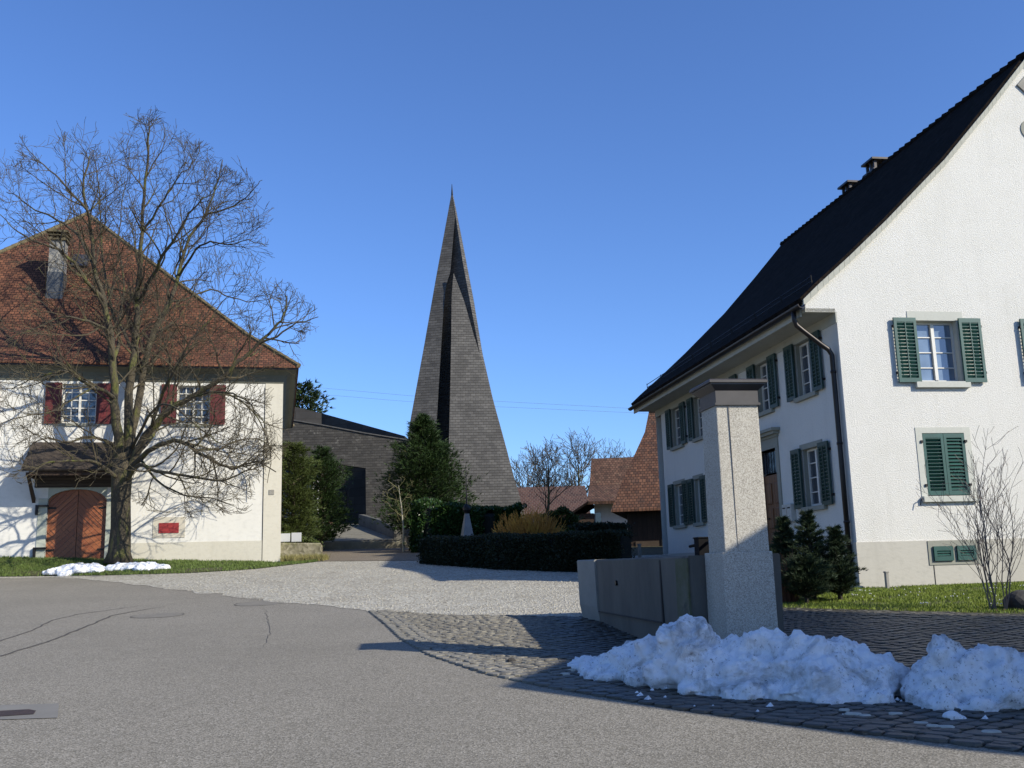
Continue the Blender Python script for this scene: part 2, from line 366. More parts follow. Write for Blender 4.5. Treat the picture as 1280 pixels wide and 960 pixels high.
d1=Vector((-.1495,.9888)); d2=Vector((.9888,.1495))
pa=.62; ca,sa=cos(pa),sin(pa)
row=0; v=-8
while v<22:
    u=-12+(.09 if row%2 else 0)
    dd=rng.uniform(.125,.15)
    while u<22:
        ww=rng.uniform(.13,.21); uu=u+ww/2; wob=.03*sin(uu*1.3+row*.2)
        x=uu*ca-(v+wob)*sa; y=uu*sa+(v+wob)*ca
        if inside(x,y,cobp) and y>3.5 and x<y*.62+.8:
            near=min((Vector((x,y))-Vector(p)).length for p in E1)
            stone(mb,x,y,ww*.95,dd*.93,rng.uniform(.010,.017),pa+rng.uniform(-.05,.05))
        u+=ww
    v+=dd; row+=1
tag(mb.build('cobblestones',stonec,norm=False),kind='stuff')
for off in (.02,-.13,-.26):
    for (xa,ya),(xb,yb) in zip(E1[:9],E1[1:10]):
        a=Vector((xa,ya)); b=Vector((xb,yb)); L=(b-a).length; n=max(1,int(L/.19)); t=(b-a)/L; q=Vector((-t.y,t.x))
        for i in range(n):
            p=a+(b-a)*((i+.5)/n)+q*off*-1
            stone(mc,p.x,p.y,L/n*.93,.12,.015,math.atan2(t.y,t.x))
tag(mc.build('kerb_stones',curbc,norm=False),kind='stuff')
mw=MB()
for q in ((1056,893),(1067,898),(1082,900),(1120,897),(1152,909),(1166,913),(1183,914),(716,841),(706,846),(1240,921)):
    p=gat(*q); stone(mw,p.x,p.y,rng.uniform(.08,.13),.08,.02,rng.uniform(-.6,0))
tag(mw.build('pale_cobbles',simple('pale_cobble',(.62,.60,.53),(.45,.43,.38),5,.8,30,.4),norm=False),kind='stuff')
# loose gravel stones
mb=MB(); rng=random.Random(8)
for i in range(9000):
    y=15.5+17*rng.random()**1.5; x=rng.uniform(-9,3)
    if not inside(x,y,gravp): continue
    r=rng.uniform(.01,.024); z=gz(y)+.012
    mb.add([(x-r,y,z),(x,y-r,z),(x+r,y,z),(x,y+r*.8,z),(x+r*.2,y,z+r*.9)],[(0,1,4),(1,2,4),(2,3,4),(3,0,4)])
tag(mb.build('gravel_stones',simple('pebble',(.56,.53,.45),(.22,.2,.16),9,.9,20,0),norm=False),kind='stuff')
# ------------------------------------------------------------------ left bank of grass in front of the old barn house
BA=rad(13.4); LC=at(350,703,34.9); LC.z=1.95
e2=Vector((cos(BA),sin(BA),0)); e1=Vector((-sin(BA),cos(BA),0))
def bankz(x,y):
    # world height of the bank
    q=Vector((x,y,0))-Vector((LC.x,LC.y,0)); lx=q.dot(e2); ly=-q.dot(e1)
    top=1.95+.044*min(max(-lx,0),14); yf=front(x)
    base=gz(yf)+.03; yb=LC.y+(x-LC.x)*math.tan(BA)
    t=(y-yf)/max(.3,(yb-yf)) if x<LC.x else (y-yf)/max(.3,(LC.y+.4-yf))
    t=min(max(t,0),1); return base+(max(top,base)-base)*(t**.75)
def front(x):
    P_=[(-60,36),(-17,31.25),(-12.5,30.3),(-9.8,30.3),(-8.2,31.3),(-6.85,34.4),(-6.5,35)]
    for (xa,ya),(xb,yb) in zip(P_,P_[1:]):
        if x<=xb: return ya+(yb-ya)*(x-xa)/(xb-xa)
    return 35
nx=90; ny=12; mb=MB(); rows=[]
for i in range(nx+1):
    x=-30+(23.15)*i/nx; yf=front(x); yb=(LC.y+(x-LC.x)*math.tan(BA)+.3) if x<LC.x else LC.y+.3
    yb=max(yb,yf+.05)
    for j in range(ny+1):
        y=yf+(yb-yf)*j/ny; mb.v.append((x,y,bankz(x,y)+noise.noise(Vector((x*1.5,y*1.5,0)))*.025*(j>0)))
for i in range(nx):
    for j in range(ny):
        a=i*(ny+1)+j; mb.f.append((a,a+ny+1,a+ny+2,a+1))
tag(mb.build('grass_bank',grassg,smooth=True,norm=False),kind='structure')
def grass(name,pts,mat,h0,h1,w,seed):
    rng=random.Random(seed); mb=MB()
    for x,y,z in pts:
        a=rng.uniform(0,6.28); h=rng.uniform(h0,h1); lx,ly=rng.uniform(-.5,.5)*h,rng.uniform(-.5,.5)*h
        dx,dy=cos(a)*w,sin(a)*w
        mb.v+= [(x-dx,y-dy,z-.01),(x+dx,y+dy,z-.01),(x+lx,y+ly,z+h)]; n=len(mb.v); mb.f.append((n-3,n-2,n-1))
    return tag(mb.build(name,mat,norm=False),kind='stuff')
rng=random.Random(3); pts=[]
while len(pts)<26000:
    x=rng.uniform(-18.5,-6.9); yf=front(x); yb=(LC.y+(x-LC.x)*math.tan(BA)) if x<LC.x else LC.y+.3
    y=rng.uniform(yf-.1,yb)
    if noise.noise(Vector((x*.9,y*.9,3)))<-.28 and rng.random()<.8: continue
    pts.append((x,y,bankz(x,y)))
grass('bank_grass',pts,bladeB,.03,.085,.012,1)
pts=[]; LW=[(4.31,16.45),(7.25,14.6),(16,9.8),(16,20),(14,20.6),(6.9,20.0),(6.2,19.9),(4.5,19.7),(3.8,18)]
while len(pts)<80000:
    x=rng.uniform(3.8,12); y=rng.uniform(12,20.6)
    if not inside(x,y,LW) : continue
    if noise.noise(Vector((x*1.3,y*1.3,3)))<-.2 and rng.random()<.6: continue
    pts.append((x,y,gz(y)+.024))
grass('lawn_grass',pts,blade,.015,.048,.0075,2)
mb=MB()
for i in range(60):     # small white blossoms and paper-pale leaves in the lawn
    x=rng.uniform(5,10.5); y=rng.uniform(15.6,19.5)
    if not inside(x,y,LW): continue
    for k in range(rng.choice((1,1,2,5))):
        a=x+rng.uniform(-.1,.1); b_=y+rng.uniform(-.1,.1); z=gz(b_)+.075; r=.013
        mb.add([(a-r,b_,z),(a,b_-r,z),(a+r,b_,z),(a,b_+r,z),(a,b_,z+.02)],[(0,1,4),(1,2,4),(2,3,4),(3,0,4)])
tag(mb.build('white_blossoms',whitep,norm=False),kind='stuff')
# ------------------------------------------------------------------ marks in the asphalt
crackm=simple('crack_sealing',(.085,.077,.066),None,6,.8,30,.2)
def crack(pxs,w,off):
    P_=[gat(*q) for q in pxs]; mb=MB(); L=[];Rr=[]
    fine=[]
    for a,b in zip(P_,P_[1:]):
        n=max(2,int((b-a).length/.12))
        for k in range(n): fine.append(a.lerp(b,k/n))
    fine.append(P_[-1])
    for i,p in enumerate(fine):
        d=(fine[min(i+1,len(fine)-1)]-fine[max(i-1,0)]); d.z=0; d.normalize(); q=Vector((-d.y,d.x,0))
        j=noise.noise(Vector((i*.35,off*99,0)))*.05; ww=w*(.7+.6*abs(noise.noise(Vector((i*.5,4,off)))))*min(1,(len(fine)-i)/12+.2)
        for sgn in (1,-1):
            v=p+q*(j+sgn*ww); v.z=gz(v.y)+.010+off; mb.v.append(tuple(v))
    for i in range(len(fine)-1): mb.f.append((2*i,2*i+1,2*i+3,2*i+2))
    tag(mb.build('asphalt_crack',crackm,norm=False),kind='structure')
crack([(-60,822),(0,802),(40,789),(65,776),(100,768),(165,759),(180,757)],.022,0)
crack([(-60,842),(0,821),(60,803),(110,783),(140,770),(190,761),(206,759)],.028,.001)
crack([(332,764),(338,790),(330,810)],.006,0)
def ringm(c,r,w,h,n=40):
    mb=MB(); 
    for k in range(n):
        a=2*pi*k/n
        for rr in (r-w,r+w):
            y=c.y+sin(a)*rr; mb.v.append((c.x+cos(a)*rr,y,gz(y)+h))
    for k in range(n): j=(k+1)%n; mb.f.append((2*k,2*k+1,2*j+1,2*j))
    return mb
for q,r,lb in (((197,770),.46,'round manhole cover flush in the grey asphalt, the nearer of two'),((324,755),.48,'round manhole cover in the asphalt at the edge of the gravel yard')):
    c=gat(*q); t=empty('manhole_cover',(0,0,0),0,lb,'manhole cover','manhole covers in the road')
    t.location=(c.x,c.y,gz(c.y)+.008); 
    o=ringm(c,r,.008,.012).build('rim',crackm,t,norm=False); 
    mb=MB(); mb.v=[(c.x+cos(2*pi*k/32)*(r-.02),c.y+sin(2*pi*k/32)*(r-.02),gz(c.y+sin(2*pi*k/32)*(r-.02))+.0105) for k in range(32)]; mb.f=[tuple(range(32))]
    o2=mb.build('lid',simple('cover_concrete',(.245,.226,.188),(.19,.176,.148),4,.85,60,.4,.004),t,norm=False)
    for k in (o,o2): k.matrix_parent_inverse=Matrix.Translation(-t.location)
pq=[gat(*q) for q in ((-40,884),(74,881),(72,899),(-40,903))]
mb=MB(); mb.v=[(p.x,p.y,gz(p.y)+.012) for p in pq]; mb.f=[(0,1,2,3)]
tag(mb.build('asphalt_patch',simple('patch_asphalt',(.235,.226,.205),(.19,.182,.165),2,.85,60,.3,.004),norm=False),kind='structure')
pq=[gat(*q) for q in ((-40,893),(36,889),(45,891),(42,895),(0,898),(-40,900))]
mb=MB(); mb.v=[(p.x,p.y,gz(p.y)+.016) for p in pq]; mb.f=[(0,1,2,3,4,5)]
tag(mb.build('gutter_slot',simple('rusty_iron',(.06,.035,.028),(.03,.02,.018),14,.8,40,.5,.005),norm=False),'rusty dark iron drain slot set in a paler patch of asphalt','drain')
# ------------------------------------------------------------------ building helpers
def wall_holes(mb,x0,x1,z0,z1,holes,y=0,depth=.22,fx=None):
    """front sheet at y with rectangular holes and reveals running back; fx maps (x,y,z) to the wall's frame"""
    f=fx or (lambda x,y,z:(x,y,z))
    xs=sorted({x0,x1}|{h[0] for h in holes}|{h[1] for h in holes}); zs=sorted({z0,z1}|{h[2] for h in holes}|{h[3] for h in holes})
    for a,b in zip(xs,xs[1:]):
        for c,d in zip(zs,zs[1:]):
            mx,mz=(a+b)/2,(c+d)/2
            if any(h[0]<mx<h[1] and h[2]<mz<h[3] for h in holes): continue
            mb.quad(f(a,y,c),f(b,y,c),f(b,y,d),f(a,y,d))
    for h in holes:
        a,b,c,d=h; yb=y+depth
        mb.quad(f(a,y,c),f(a,yb,c),f(a,yb,d),f(a,y,d)); mb.quad(f(b,y,d),f(b,yb,d),f(b,yb,c),f(b,y,c))
        mb.quad(f(a,y,d),f(a,yb,d),f(b,yb,d),f(b,y,d)); mb.quad(f(b,y,c),f(b,yb,c),f(a,yb,c),f(a,y,c))
def fbox(mb,f,x0,x1,y0,y1,z0,z1):
    p=[f(x0,y0,z0),f(x1,y0,z0),f(x1,y1,z0),f(x0,y1,z0),f(x0,y0,z1),f(x1,y0,z1),f(x1,y1,z1),f(x0,y1,z1)]
    mb.add(p,[(3,2,1,0),(4,5,6,7),(0,1,5,4),(1,2,6,5),(2,3,7,6),(3,0,4,7)])
def shutter(mb,f,x0,x1,z0,z1,y0,y1,pitch=.075,mid=False,flip=False):
    """louvred leaf lying in the wall's frame between y0 (outer) and y1"""
    s=.06
    fbox(mb,f,x0,x0+s,y0,y1,z0,z1); fbox(mb,f,x1-s,x1,y0,y1,z0,z1)
    fbox(mb,f,x0+s,x1-s,y0,y1,z0,z0+.09); fbox(mb,f,x0+s,x1-s,y0,y1,z1-.09,z1)
    if mid: fbox(mb,f,(x0+x1)/2-.01,(x0+x1)/2+.01,y0-.004,y0+.01,z0+.09,z1-.09)
    n=int((z1-z0-.18)/pitch); 
    for k in range(n):
        z=z0+.09+(k+.2)*(z1-z0-.18)/n; th=.012; ym=y0+.006
        if flip:
            zo=z+pitch*.55; p=[f(x0+s,ym,zo),f(x1-s,ym,zo),f(x1-s,y1-.004,z-pitch*.1),f(x0+s,y1-.004,z-pitch*.1),f(x0+s,ym,zo+th),f(x1-s,ym,zo+th),f(x1-s,y1-.004,z-pitch*.1+th),f(x0+s,y1-.004,z-pitch*.1+th)]
            mb.add(p,[(3,2,1,0),(4,5,6,7),(0,1,5,4),(1,2,6,5),(2,3,7,6),(3,0,4,7)]); continue
        p=[f(x0+s,ym,z),f(x1-s,ym,z),f(x1-s,y1-.004,z+pitch*.62),f(x0+s,y1-.004,z+pitch*.62),f(x0+s,ym,z+th),f(x1-s,ym,z+th),f(x1-s,y1-.004,z+pitch*.62+th),f(x0+s,y1-.004,z+pitch*.62+th)]
        mb.add(p,[(3,2,1,0),(4,5,6,7),(0,1,5,4),(1,2,6,5),(2,3,7,6),(3,0,4,7)])
def window(root,f,x0,x1,z0,z1,rows=4,cols=2,depth=.2,fm=None,gm=None,thin=.022,name='window',both=True):
    fr=MB(); yb=depth
    fbox(fr,f,x0,x0+.05,yb-.05,yb,z0,z1); fbox(fr,f,x1-.05,x1,yb-.05,yb,z0,z1)
    fbox(fr,f,x0+.05,x1-.05,yb-.05,yb,z0,z0+.06); fbox(fr,f,x0+.05,x1-.05,yb-.05,yb,z1-.05,z1)
    mx=(x0+x1)/2; fbox(fr,f,mx-.035,mx+.035,yb-.065,yb-.002,z0+.06,z1-.05)
    for i in range(1,rows):
        z=z0+(z1-z0)*i/rows; fbox(fr,f,x0+.05,mx-.035,yb-.04,yb-.003,z-thin/2,z+thin/2); fbox(fr,f,mx+.035,x1-.05,yb-.04,yb-.003,z-thin/2,z+thin/2)
    for i in range(1,cols):
        if cols>2 and i!=cols//2:
            x=x0+(x1-x0)*i/cols; fbox(fr,f,x-thin/2,x+thin/2,yb-.038,yb-.005,z0+.06,z1-.05)
    o=fr.build(name,fm or whitep,root)
    g=MB(); g.quad(f(x0+.03,yb-.012,z0+.03),f(x1-.03,yb-.012,z0+.03),f(x1-.03,yb-.012,z1-.03),f(x0+.03,yb-.012,z1-.03))
    g.build('pane',gm or glass,o)
    b=MB(); b.quad(f(x0,yb+.002,z0),f(x1,yb+.002,z0),f(x1,yb+.002,z1),f(x0,yb+.002,z1)); b.build('backing',black,o)
    return o
def hinge(root,f,x,z): 
    mb=MB(); fbox(mb,f,x-.03,x+.03,-.035,-.005,z-.02,z+.02); return mb.build('hinge',iron,root)
# ------------------------------------------------------------------ white farmhouse on the right
RA=rad(8.599)
RC=at(1076,735,20); RC.z=.97
H=empty('white_house',RC,RA,'big white gabled house with dark roof and green louvred shutters, nearest on the right','house')
WZ,PLZ,LEN,RX,RZ=5.68,.91,12.6,5.12,11.7
g=lambda x,y,z:(x,y,z)                    # gable frame
s_=lambda x,y,z:(y,12.6-x,z)              # side frame: x runs from the far corner to the near one
def sd(y): return 12.6-y
WG=2*RX
holesG=[]
for c in (2.21,5.12,8.03):
    holesG.append((c-.49,c+.49,4.18,5.5))
for c in (2.11,5.12,8.03): holesG.append((c-.47,c+.47,1.8,3.1))
mb=MB(); wall_holes(mb,0,WG,PLZ,WZ,holesG,0)
prof=[(0,WZ),(0,6.42),(.37,6.74),(1.29,7.56),(2.8,8.99),(4.0,10.29),(RX,11.55)]
full=prof+[(WG-x,z) for x,z in prof[-2::-1]]
mb.quad(*[(x,0,z) for x,z in full])
for sx in (lambda x:x,lambda x:WG-x): mb.prism([(sx(0),0,5.665),(sx(0),0,6.42),(sx(-.30),0,6.17),(sx(-.60),0,5.95),(sx(-.67),0,5.90),(sx(-.67),0,5.665)],(0,.16,0))
mb.quad(*[(x,13.2,z) for x,z in [(0,0)]+prof+[(WG-x,z) for x,z in prof[-2::-1]]+[(WG,0)]][::-1])
mb.quad((WG,0,0),(WG,13.2,0),(WG,13.2,6.4),(WG,0,6.4))
mb.build('gable_wall',stuc,H,norm=False)
# side wall towards the yard
holesS=[]; UPR=[(1.08,1.98),(3.32,4.2),(5.5,6.4),(8.05,8.95),(10.45,11.35)]
UPR=[(1.1,2.1),(3.45,4.4),(7.55,8.35),(10.3,11.5)]
UPR=[(1.2,2.1),(3.55,4.4),(6.1,7.0),(8.35,9.25),(10.45,11.45)]
LOW=[(1.22,2.15),(8.95,9.65),(10.62,11.6)]
for a,b in UPR: holesS.append((sd(b),sd(a),4.2,5.42))
for a,b in LOW: holesS.append((sd(b),sd(a),1.74,3.02))
DO=(3.55,4.75); holesS.append((sd(DO[1]),sd(DO[0]),.55,3.25))
mb=MB()
wall_holes(mb,0,12.6,.0,6.3,holesS,0,.22,s_)
mb.build('side_wall',stuc,H,norm=False)
pm_=MB(); pm_.box(-.03,WG+.02,-.03,.1,-.6,PLZ); pm_.build('plinth',plinthm,H)
pm_=MB(); pm_.box(-.028,.05,.1,sd(0)-DO[1]+4.0-.0,-.6,.9) if False else None
pm_=MB(); pm_.box(-.028,-.001,.1,DO[0],-.6,.88); pm_.box(-.028,-.001,DO[1],13.2,-.6,.88); pm_.build('side_plinth',plinthm,H)
# soffit and eaves
mb=MB(); mb.prism([(-.68,0,5.66),(-.02,0,5.66),(-.02,0,5.74),(-.68,0,5.74)],(0,13.3,0)); mb.build('soffit',soff,H)
mb=MB(); mb.box(-.72,-.68,.17,13.34,5.60,5.78); mb.build('fascia',soff,H)
mb=MB(); mb.box(-.02,.012,.0,13.2,5.44,5.66); mb.build('cornice',soff,H)
rp=[(-.74,5.86),(-.4,6.17),(.37,6.82),(1.29,7.64),(2.8,9.07),(4.0,10.37),(RX,11.64)]
for nm,fl in (('roof',1),('roof',-1)):
    mb=MB(); P_=[(x if fl==1 else WG-x,z) for x,z in rp]
    low=[(x,0,z) for x,z in P_]; up=[]
    for i,(x,z) in enumerate(P_):
        up.append((x-fl*.05,0,z+.09))
    ring=low+up[::-1]
    a=[Vector(p)+Vector((0,-.04,0)) for p in ring]; b=[Vector(p)+Vector((0,13.4,0)) for p in ring]
    mb.loft([a,b]); o=mb.build('roof',tileD,H)
# scalloped pale verge
mb=MB(); 
for fl in (1,-1):
    for (xa,za),(xb,zb) in zip(rp,rp[1:]):
        if fl==-1: xa,xb=WG-xa,WG-xb
        L=math.hypot(xb-xa,zb-za); n=max(1,int(L/.16))
        for k in range(n):
            t0,t1=k/n,(k+.96)/n; x0_,z0_=xa+(xb-xa)*t0,za+(zb-za)*t0; x1_,z1_=xa+(xb-xa)*t1,za+(zb-za)*t1
            mb.prism([(x0_,-.042,z0_-.085),(x1_,-.042,z1_-.105),(x1_,-.042,z1_+.05),(x0_,-.042,z0_+.05)],(0,-.045,0))
mb.build('verge',soff,H)
mb=MB()
for k in range(45): mb.tube([(RX,-.12+k*.3,RZ+.02),(RX,.16+k*.3,RZ+.045)],[.1,.12],8)
mb.build('ridge_tiles',tileD,H)
# gutter, downpipe, roof rail
mb=MB(); n=8
rings=[]
for y in (-.15,13.4): rings.append([(-.82+.085*cos(pi+pi*k/n),y,5.79+.085*sin(pi+pi*k/n)) for k in range(n+1)]+[(-.82+.07*cos(2*pi-pi*k/n),y,5.79+.07*sin(2*pi-pi*k/n)) for k in range(n+1)])
mb.loft(rings); gu=mb.build('gutter',copper,H)
mb=MB(); mb.tube([(-.82,.25,5.74),(-.82,.25,5.55),(-.78,.25,5.43),(-.66,.25,5.33),(-.28,.2,5.0),(-.15,.18,4.9),(-.09,.17,4.78),(-.09,.17,2.5),(-.09,.17,.1)],.052,12)
for z in (4.4,2.9,1.3): mb.tube([(-.09,.17,z),(-.09,.17,z+.05)],.064,12)
mb.build('downpipe',copper,H,smooth=True)
mb=MB()
for zz in (0,.1): mb.tube([(-.33-zz*.1,.3,6.42+zz),(-.33-zz*.1,12.9,6.42+zz)],.012,5)
for k in range(9): mb.tube([(-.33,.3+k*1.57,6.25),(-.35,.3+k*1.57,6.55)],.012,5)
mb.build('snow_guard',iron,H)
# gable windows
def shutpair(root,f,x0,x1,z0,z1,wd,y0,mat,pitch=.075):
    for a,b in ((x0-wd,x0),(x1,x1+wd)):
        mb=MB(); shutter(mb,f,a,b,z0,z1,y0,y0+.045,pitch,True,True); mb.build('shutter',mat,root)
        for z in (z0+.18,z1-.2):
            mb=MB(); fbox(mb,f,(a if a<x0 else b)-.015,(a if a<x0 else b)+.015,y0+.002,-.003,z,z+.05); mb.build('hinge',iron,root)
def surround(root,f,x0,x1,z0,z1,w,sill=.1,ext=.12,m=None,out=.012,top=None):
    m=m or sand
    fr=MB(); tw=top or w
    fbox(fr,f,x0-w,x0,-out,.02,z0,z1+tw); fbox(fr,f,x1,x1+w,-out,.02,z0,z1+tw); fbox(fr,f,x0,x1,-out,.02,z1,z1+tw)
    lt=.008
    fbox(fr,f,x0-.001,x0+lt,.02,.145,z0,z1); fbox(fr,f,x1-lt,x1+.001,.02,.145,z0,z1); fbox(fr,f,x0+lt,x1-lt,.02,.145,z1-lt,z1+.001)
    fr.build('surround',m,root)
    si=MB(); fbox(si,f,x0-ext,x1+ext,-.09,.15,z0-sill,z0); si.build('sill',m,root,bevel=.008)
for i,c in enumerate((2.21,5.12,8.03)):
    wn=window(H,g,c-.49,c+.49,4.18,5.5,4,2,.2,gm=glassG)
    surround(wn,g,c-.49,c+.49,4.18,5.5,.14,.13,.12,top=.2,m=sandG)
    shutpair(wn,g,c-.49,c+.49,4.16,5.54,.5,-.09,greenp)
for i,c in enumerate((2.11,5.12,8.03)):
    wn=window(H,g,c-.47,c+.47,1.8,3.1,4,2,.2)
    surround(wn,g,c-.47,c+.47,1.8,3.1,.14,.12,.14,top=.12,m=sandG)
    for a,b in ((c-.465,c-.004),(c+.004,c+.465)):
        mb=MB(); shutter(mb,g,a,b,1.82,3.09,-.01,.04,.07,False,a<c-.1); mb.build('shutter',greenp,wn)
    for x in (c-.49,c+.49):
        for z in (2.0,2.9): mb=MB(); fbox(mb,g,x-.03,x+.02,-.04,-.005,z,z+.05); mb.build('hinge',iron,wn)
    mb=MB(); mb.tube([(c-.6,-.02,1.75),(c-.68,-.1,1.74),(c-.72,-.1,1.62)],.012,5)
    mb.build('shutter_catch',iron,wn)
# attic window, oculus, cellar vents
mb=MB(); n=32; c=(RX-.10,9.94)
rings=[[(c[0]+r*cos(2*pi*k/n),y,c[1]+r*1.0*sin(2*pi*k/n)) for k in range(n)] for r,y in ((.235,-.0),(.235,-.02),(.15,-.02),(.13,-.004))]
mb.loft(rings,False); oc=mb.build('oculus',sand,H)
mb=MB(); mb.quad(*[(c[0]+.14*cos(2*pi*k/n),-.005,c[1]+.14*sin(2*pi*k/n)) for k in range(n)]); mb.build('pane',glass,oc,norm=False)
mb=MB(); mb.prism([(RX-.30,-.002,11.0),(RX,-.002,11.3),(RX+.30,-.002,11.0),(RX,-.002,10.7)],(0,-.04,0)); mb.build('gable_vent',conclt,H)
mb=MB(); mb.quad(*[(x,-.003,z) for x,z in ((RX-.5,7.0),(RX+.5,7.0),(RX+.5,8.2),(RX-.5,8.2))])
wn=None
fr=MB(); fbox(fr,g,1.5,2.62,-.045,-.031,.42,.9); fr.build('vent_surround',sand,H)
for a,b in ((1.6,2.02),(2.11,2.52)):
    mb=MB(); shutter(mb,g,a,b,.5,.79,-.085,-.046,.045); mb.build('cellar_vent',greenp,H)
mb=MB(); mb.box(1.585,1.6,-.037,-.031,-.1,.42); mb.box(.65,1.6,-.037,-.031,-.06,-.045); mb.build('plinth_joint',black,H)
mb=MB(); mb.box(5.6,6.4,-.002,.0,8,9); 
# yard-side windows
for a,b in UPR:
    wn=window(H,s_,sd(b),sd(a),4.2,5.42,4,2,.16,gm=glass)
    surround(wn,s_,sd(b),sd(a),4.2,5.42,.1,.1,.1,top=.12)
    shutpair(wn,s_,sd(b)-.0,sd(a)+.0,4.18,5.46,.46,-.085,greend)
for a,b in LOW:
    wn=window(H,s_,sd(b),sd(a),1.74,3.02,4,2,.16,gm=glass)
    surround(wn,s_,sd(b),sd(a),1.74,3.02,.1,.1,.1,top=.12)
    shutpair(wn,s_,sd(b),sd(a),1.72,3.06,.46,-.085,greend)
# entrance
dr=MB(); fbox(dr,s_,sd(DO[1])+.05,sd(DO[0])-.05,.12,.18,.55,2.65); de=dr.build('door',woodE,H)
mb=MB()
for u in (.15,.65):
    for z in (.75,1.35,1.95): fbox(mb,s_,sd(DO[1])+.05+u-.02,sd(DO[1])+.05+u+.3,.1,.12,z,z+.5)
mb.build('door_panel',woodE,de,bevel=.02)
mb=MB(); mb.tube([s_(sd(DO[1])+.2,.08,1.6),s_(sd(DO[1])+.32,.08,1.6)],.015,6); mb.build('handle',iron,de)
mb=MB(); fbox(mb,s_,sd(DO[1])+.05,sd(DO[0])-.05,.14,.16,2.7,3.22); fl_=mb.build('fanlight',glass,H)
mb=MB()
for k in range(7): fbox(mb,s_,sd(DO[1])+.1+k*.15,sd(DO[1])+.115+k*.15,.115,.135,2.7,3.22)
mb.build('grille',iron,fl_)
mb=MB(); fbox(mb,s_,sd(DO[1])-.16,sd(DO[1]),-.03,.2,.3,3.3); fbox(mb,s_,sd(DO[0]),sd(DO[0])+.16,-.03,.2,.3,3.3)
fbox(mb,s_,sd(DO[1])-.16,sd(DO[0])+.16,-.035,.2,3.25,3.5); fbox(mb,s_,sd(DO[1])-.2,sd(DO[0])+.2,-.07,.05,3.5,3.56)
fbox(mb,s_,sd(DO[1])-.26,sd(DO[0])+.26,-.16,.03,3.56,3.63); fbox(mb,s_,sd(DO[1])-.32,sd(DO[0])+.32,-.22,.03,3.63,3.70)
mb.build('door_surround',sand,H)
mb=MB()
for z,o in ((.0,.9),(.17,.6),(.34,.3)): fbox(mb,s_,sd(DO[1])-.2,sd(DO[0])+.2,-o,.1,z-.2 if z==0 else z,z+.17)
mb.build('doorstep',sand,H)
# chimneys (children of the house)
for y,z0_,hh in ((8.7,11.46,.95),(7.15,11.56,1.05)):
    mb=MB(); mb.box(RX+.05,RX+.6,y-.3,y+.3,z0_-.6,z0_+.35); ch=mb.build('chimney',conclt,H)
    mb=MB()
    for dx in (.08,.5):
        for dy in (-.25,-.03,.19): mb.box(RX+dx,RX+dx+.08,y+dy,y+dy+.06,z0_+.35,z0_+.66)
    mb.box(RX+.0,RX+.66,y-.34,y+.34,z0_+.30,z0_+.36); mb.box(RX-.02,RX+.68,y-.34,y+.34,z0_+.64,z0_+.70)
    mb.build('chimney_cap',copper,ch)
# letter boxes on the yard wall, post by the plinth
bp=empty('letter_boxes',RC+Vector((0,0,0)),RA,'pair of small pale letter boxes on the shaded wall beside the carved door','letter box')
for k in (0,1):
    mb=MB(); mb.box(-.12,-.002,2.72+k*.26,2.95+k*.26,1.46,1.86); o=mb.build('box',simple('pale_box_paint',(.6,.6,.56),None,4,.5,20,.1) if k==0 else o.data.materials[0],bp,bevel=.006)
    mb=MB(); mb.box(-.125,-.12,2.76+k*.26,2.91+k*.26,1.76,1.79); mb.build('slot',iron,o)
mb=MB(); mb.box(.33,.39,-.42,-.34,-.2,.3); mb.box(.32,.40,-.43,-.33,.3,.33)
tag(mb.build('marker_post',conclt,None,bevel=.01),'short pale concrete post on the lawn against the grey plinth','post')
o=bpy.data.objects['marker_post']; o.location=RC; o.rotation_euler=(0,0,RA)
# ------------------------------------------------------------------ left house with hipped red roof
LH=empty('red_roofed_house',LC,BA,'white rendered house with tall hipped red tile roof and red shutters, on the left','house')
LW_,LD=16.2,14.0; WT=6.38
g=lambda x,y,z:(x,y,z)
colx=(-3.05,-6.8,-10.4,-14.1)
holes=[(c-.55,c+.55,4.85,6.22) for c in colx]+[(-7.62,-5.76,-.5,2.62)]+[(-4.0,-3.44,1.08,1.42)]
mb=MB(); wall_holes(mb,-LW_,0,-.8,WT,holes,0,.25)
mb.quad((0,0,-.8),(0,LD,-.8),(0,LD,WT),(0,0,WT)); mb.quad((-LW_,LD,-.8),(-LW_,0,-.8),(-LW_,0,WT),(-LW_,LD,WT)); mb.quad((0,LD,-.8),(-LW_,LD,-.8),(-LW_,LD,WT),(0,LD,WT))
mb.build('wall',stucL,LH,norm=False)
mb=MB(); mb.box(-5.5,0,-.012,.05,-.8,.76); mb.build('plinth',plinthL,LH)
mb=MB(); mb.box(-.6,.012,-.016,.03,-.8,WT-.05); mb.build('corner_pilaster',stucco('cream_pilaster',(.70,.67,.58),10,.3,.01,(.58,.54,.45)),LH)
mb=MB(); mb.box(-.625,-.605,-.014,.02,-.8,WT-.2); mb.build('lightning_conductor',iron,LH)
def rect(o,z,x0=-LW_,x1=0,y0=0,y1=LD): return [(x0-o,y0-o,z),(x1+o,y0-o,z),(x1+o,y1+o,z),(x0-o,y1+o,z)]
mb=MB(); mb.loft([rect(.004,6.32),rect(.03,6.36),rect(.07,6.48),rect(.14,6.62),rect(.27,6.72),rect(.42,6.75),rect(.45,6.76)],False); mb.build('cove',coveM,LH)
mb=MB(); mb.loft([rect(.44,6.765),rect(.50,6.765),rect(.50,6.86),rect(.44,6.86)],False); mb.build('fascia',copper,LH)
AP=Vector((-8.1,6.4,14.65)); AQ=Vector((-8.1,8.2,14.65))
k=1.35
R0=rect(.55,6.82); R1=rect(-k,8.45)
mb=MB()
mb.loft([rect(.46,6.80),R0,[(x,y,z+.06) for x,y,z in R0],[(x,y,z) for x,y,z in R1]],False)
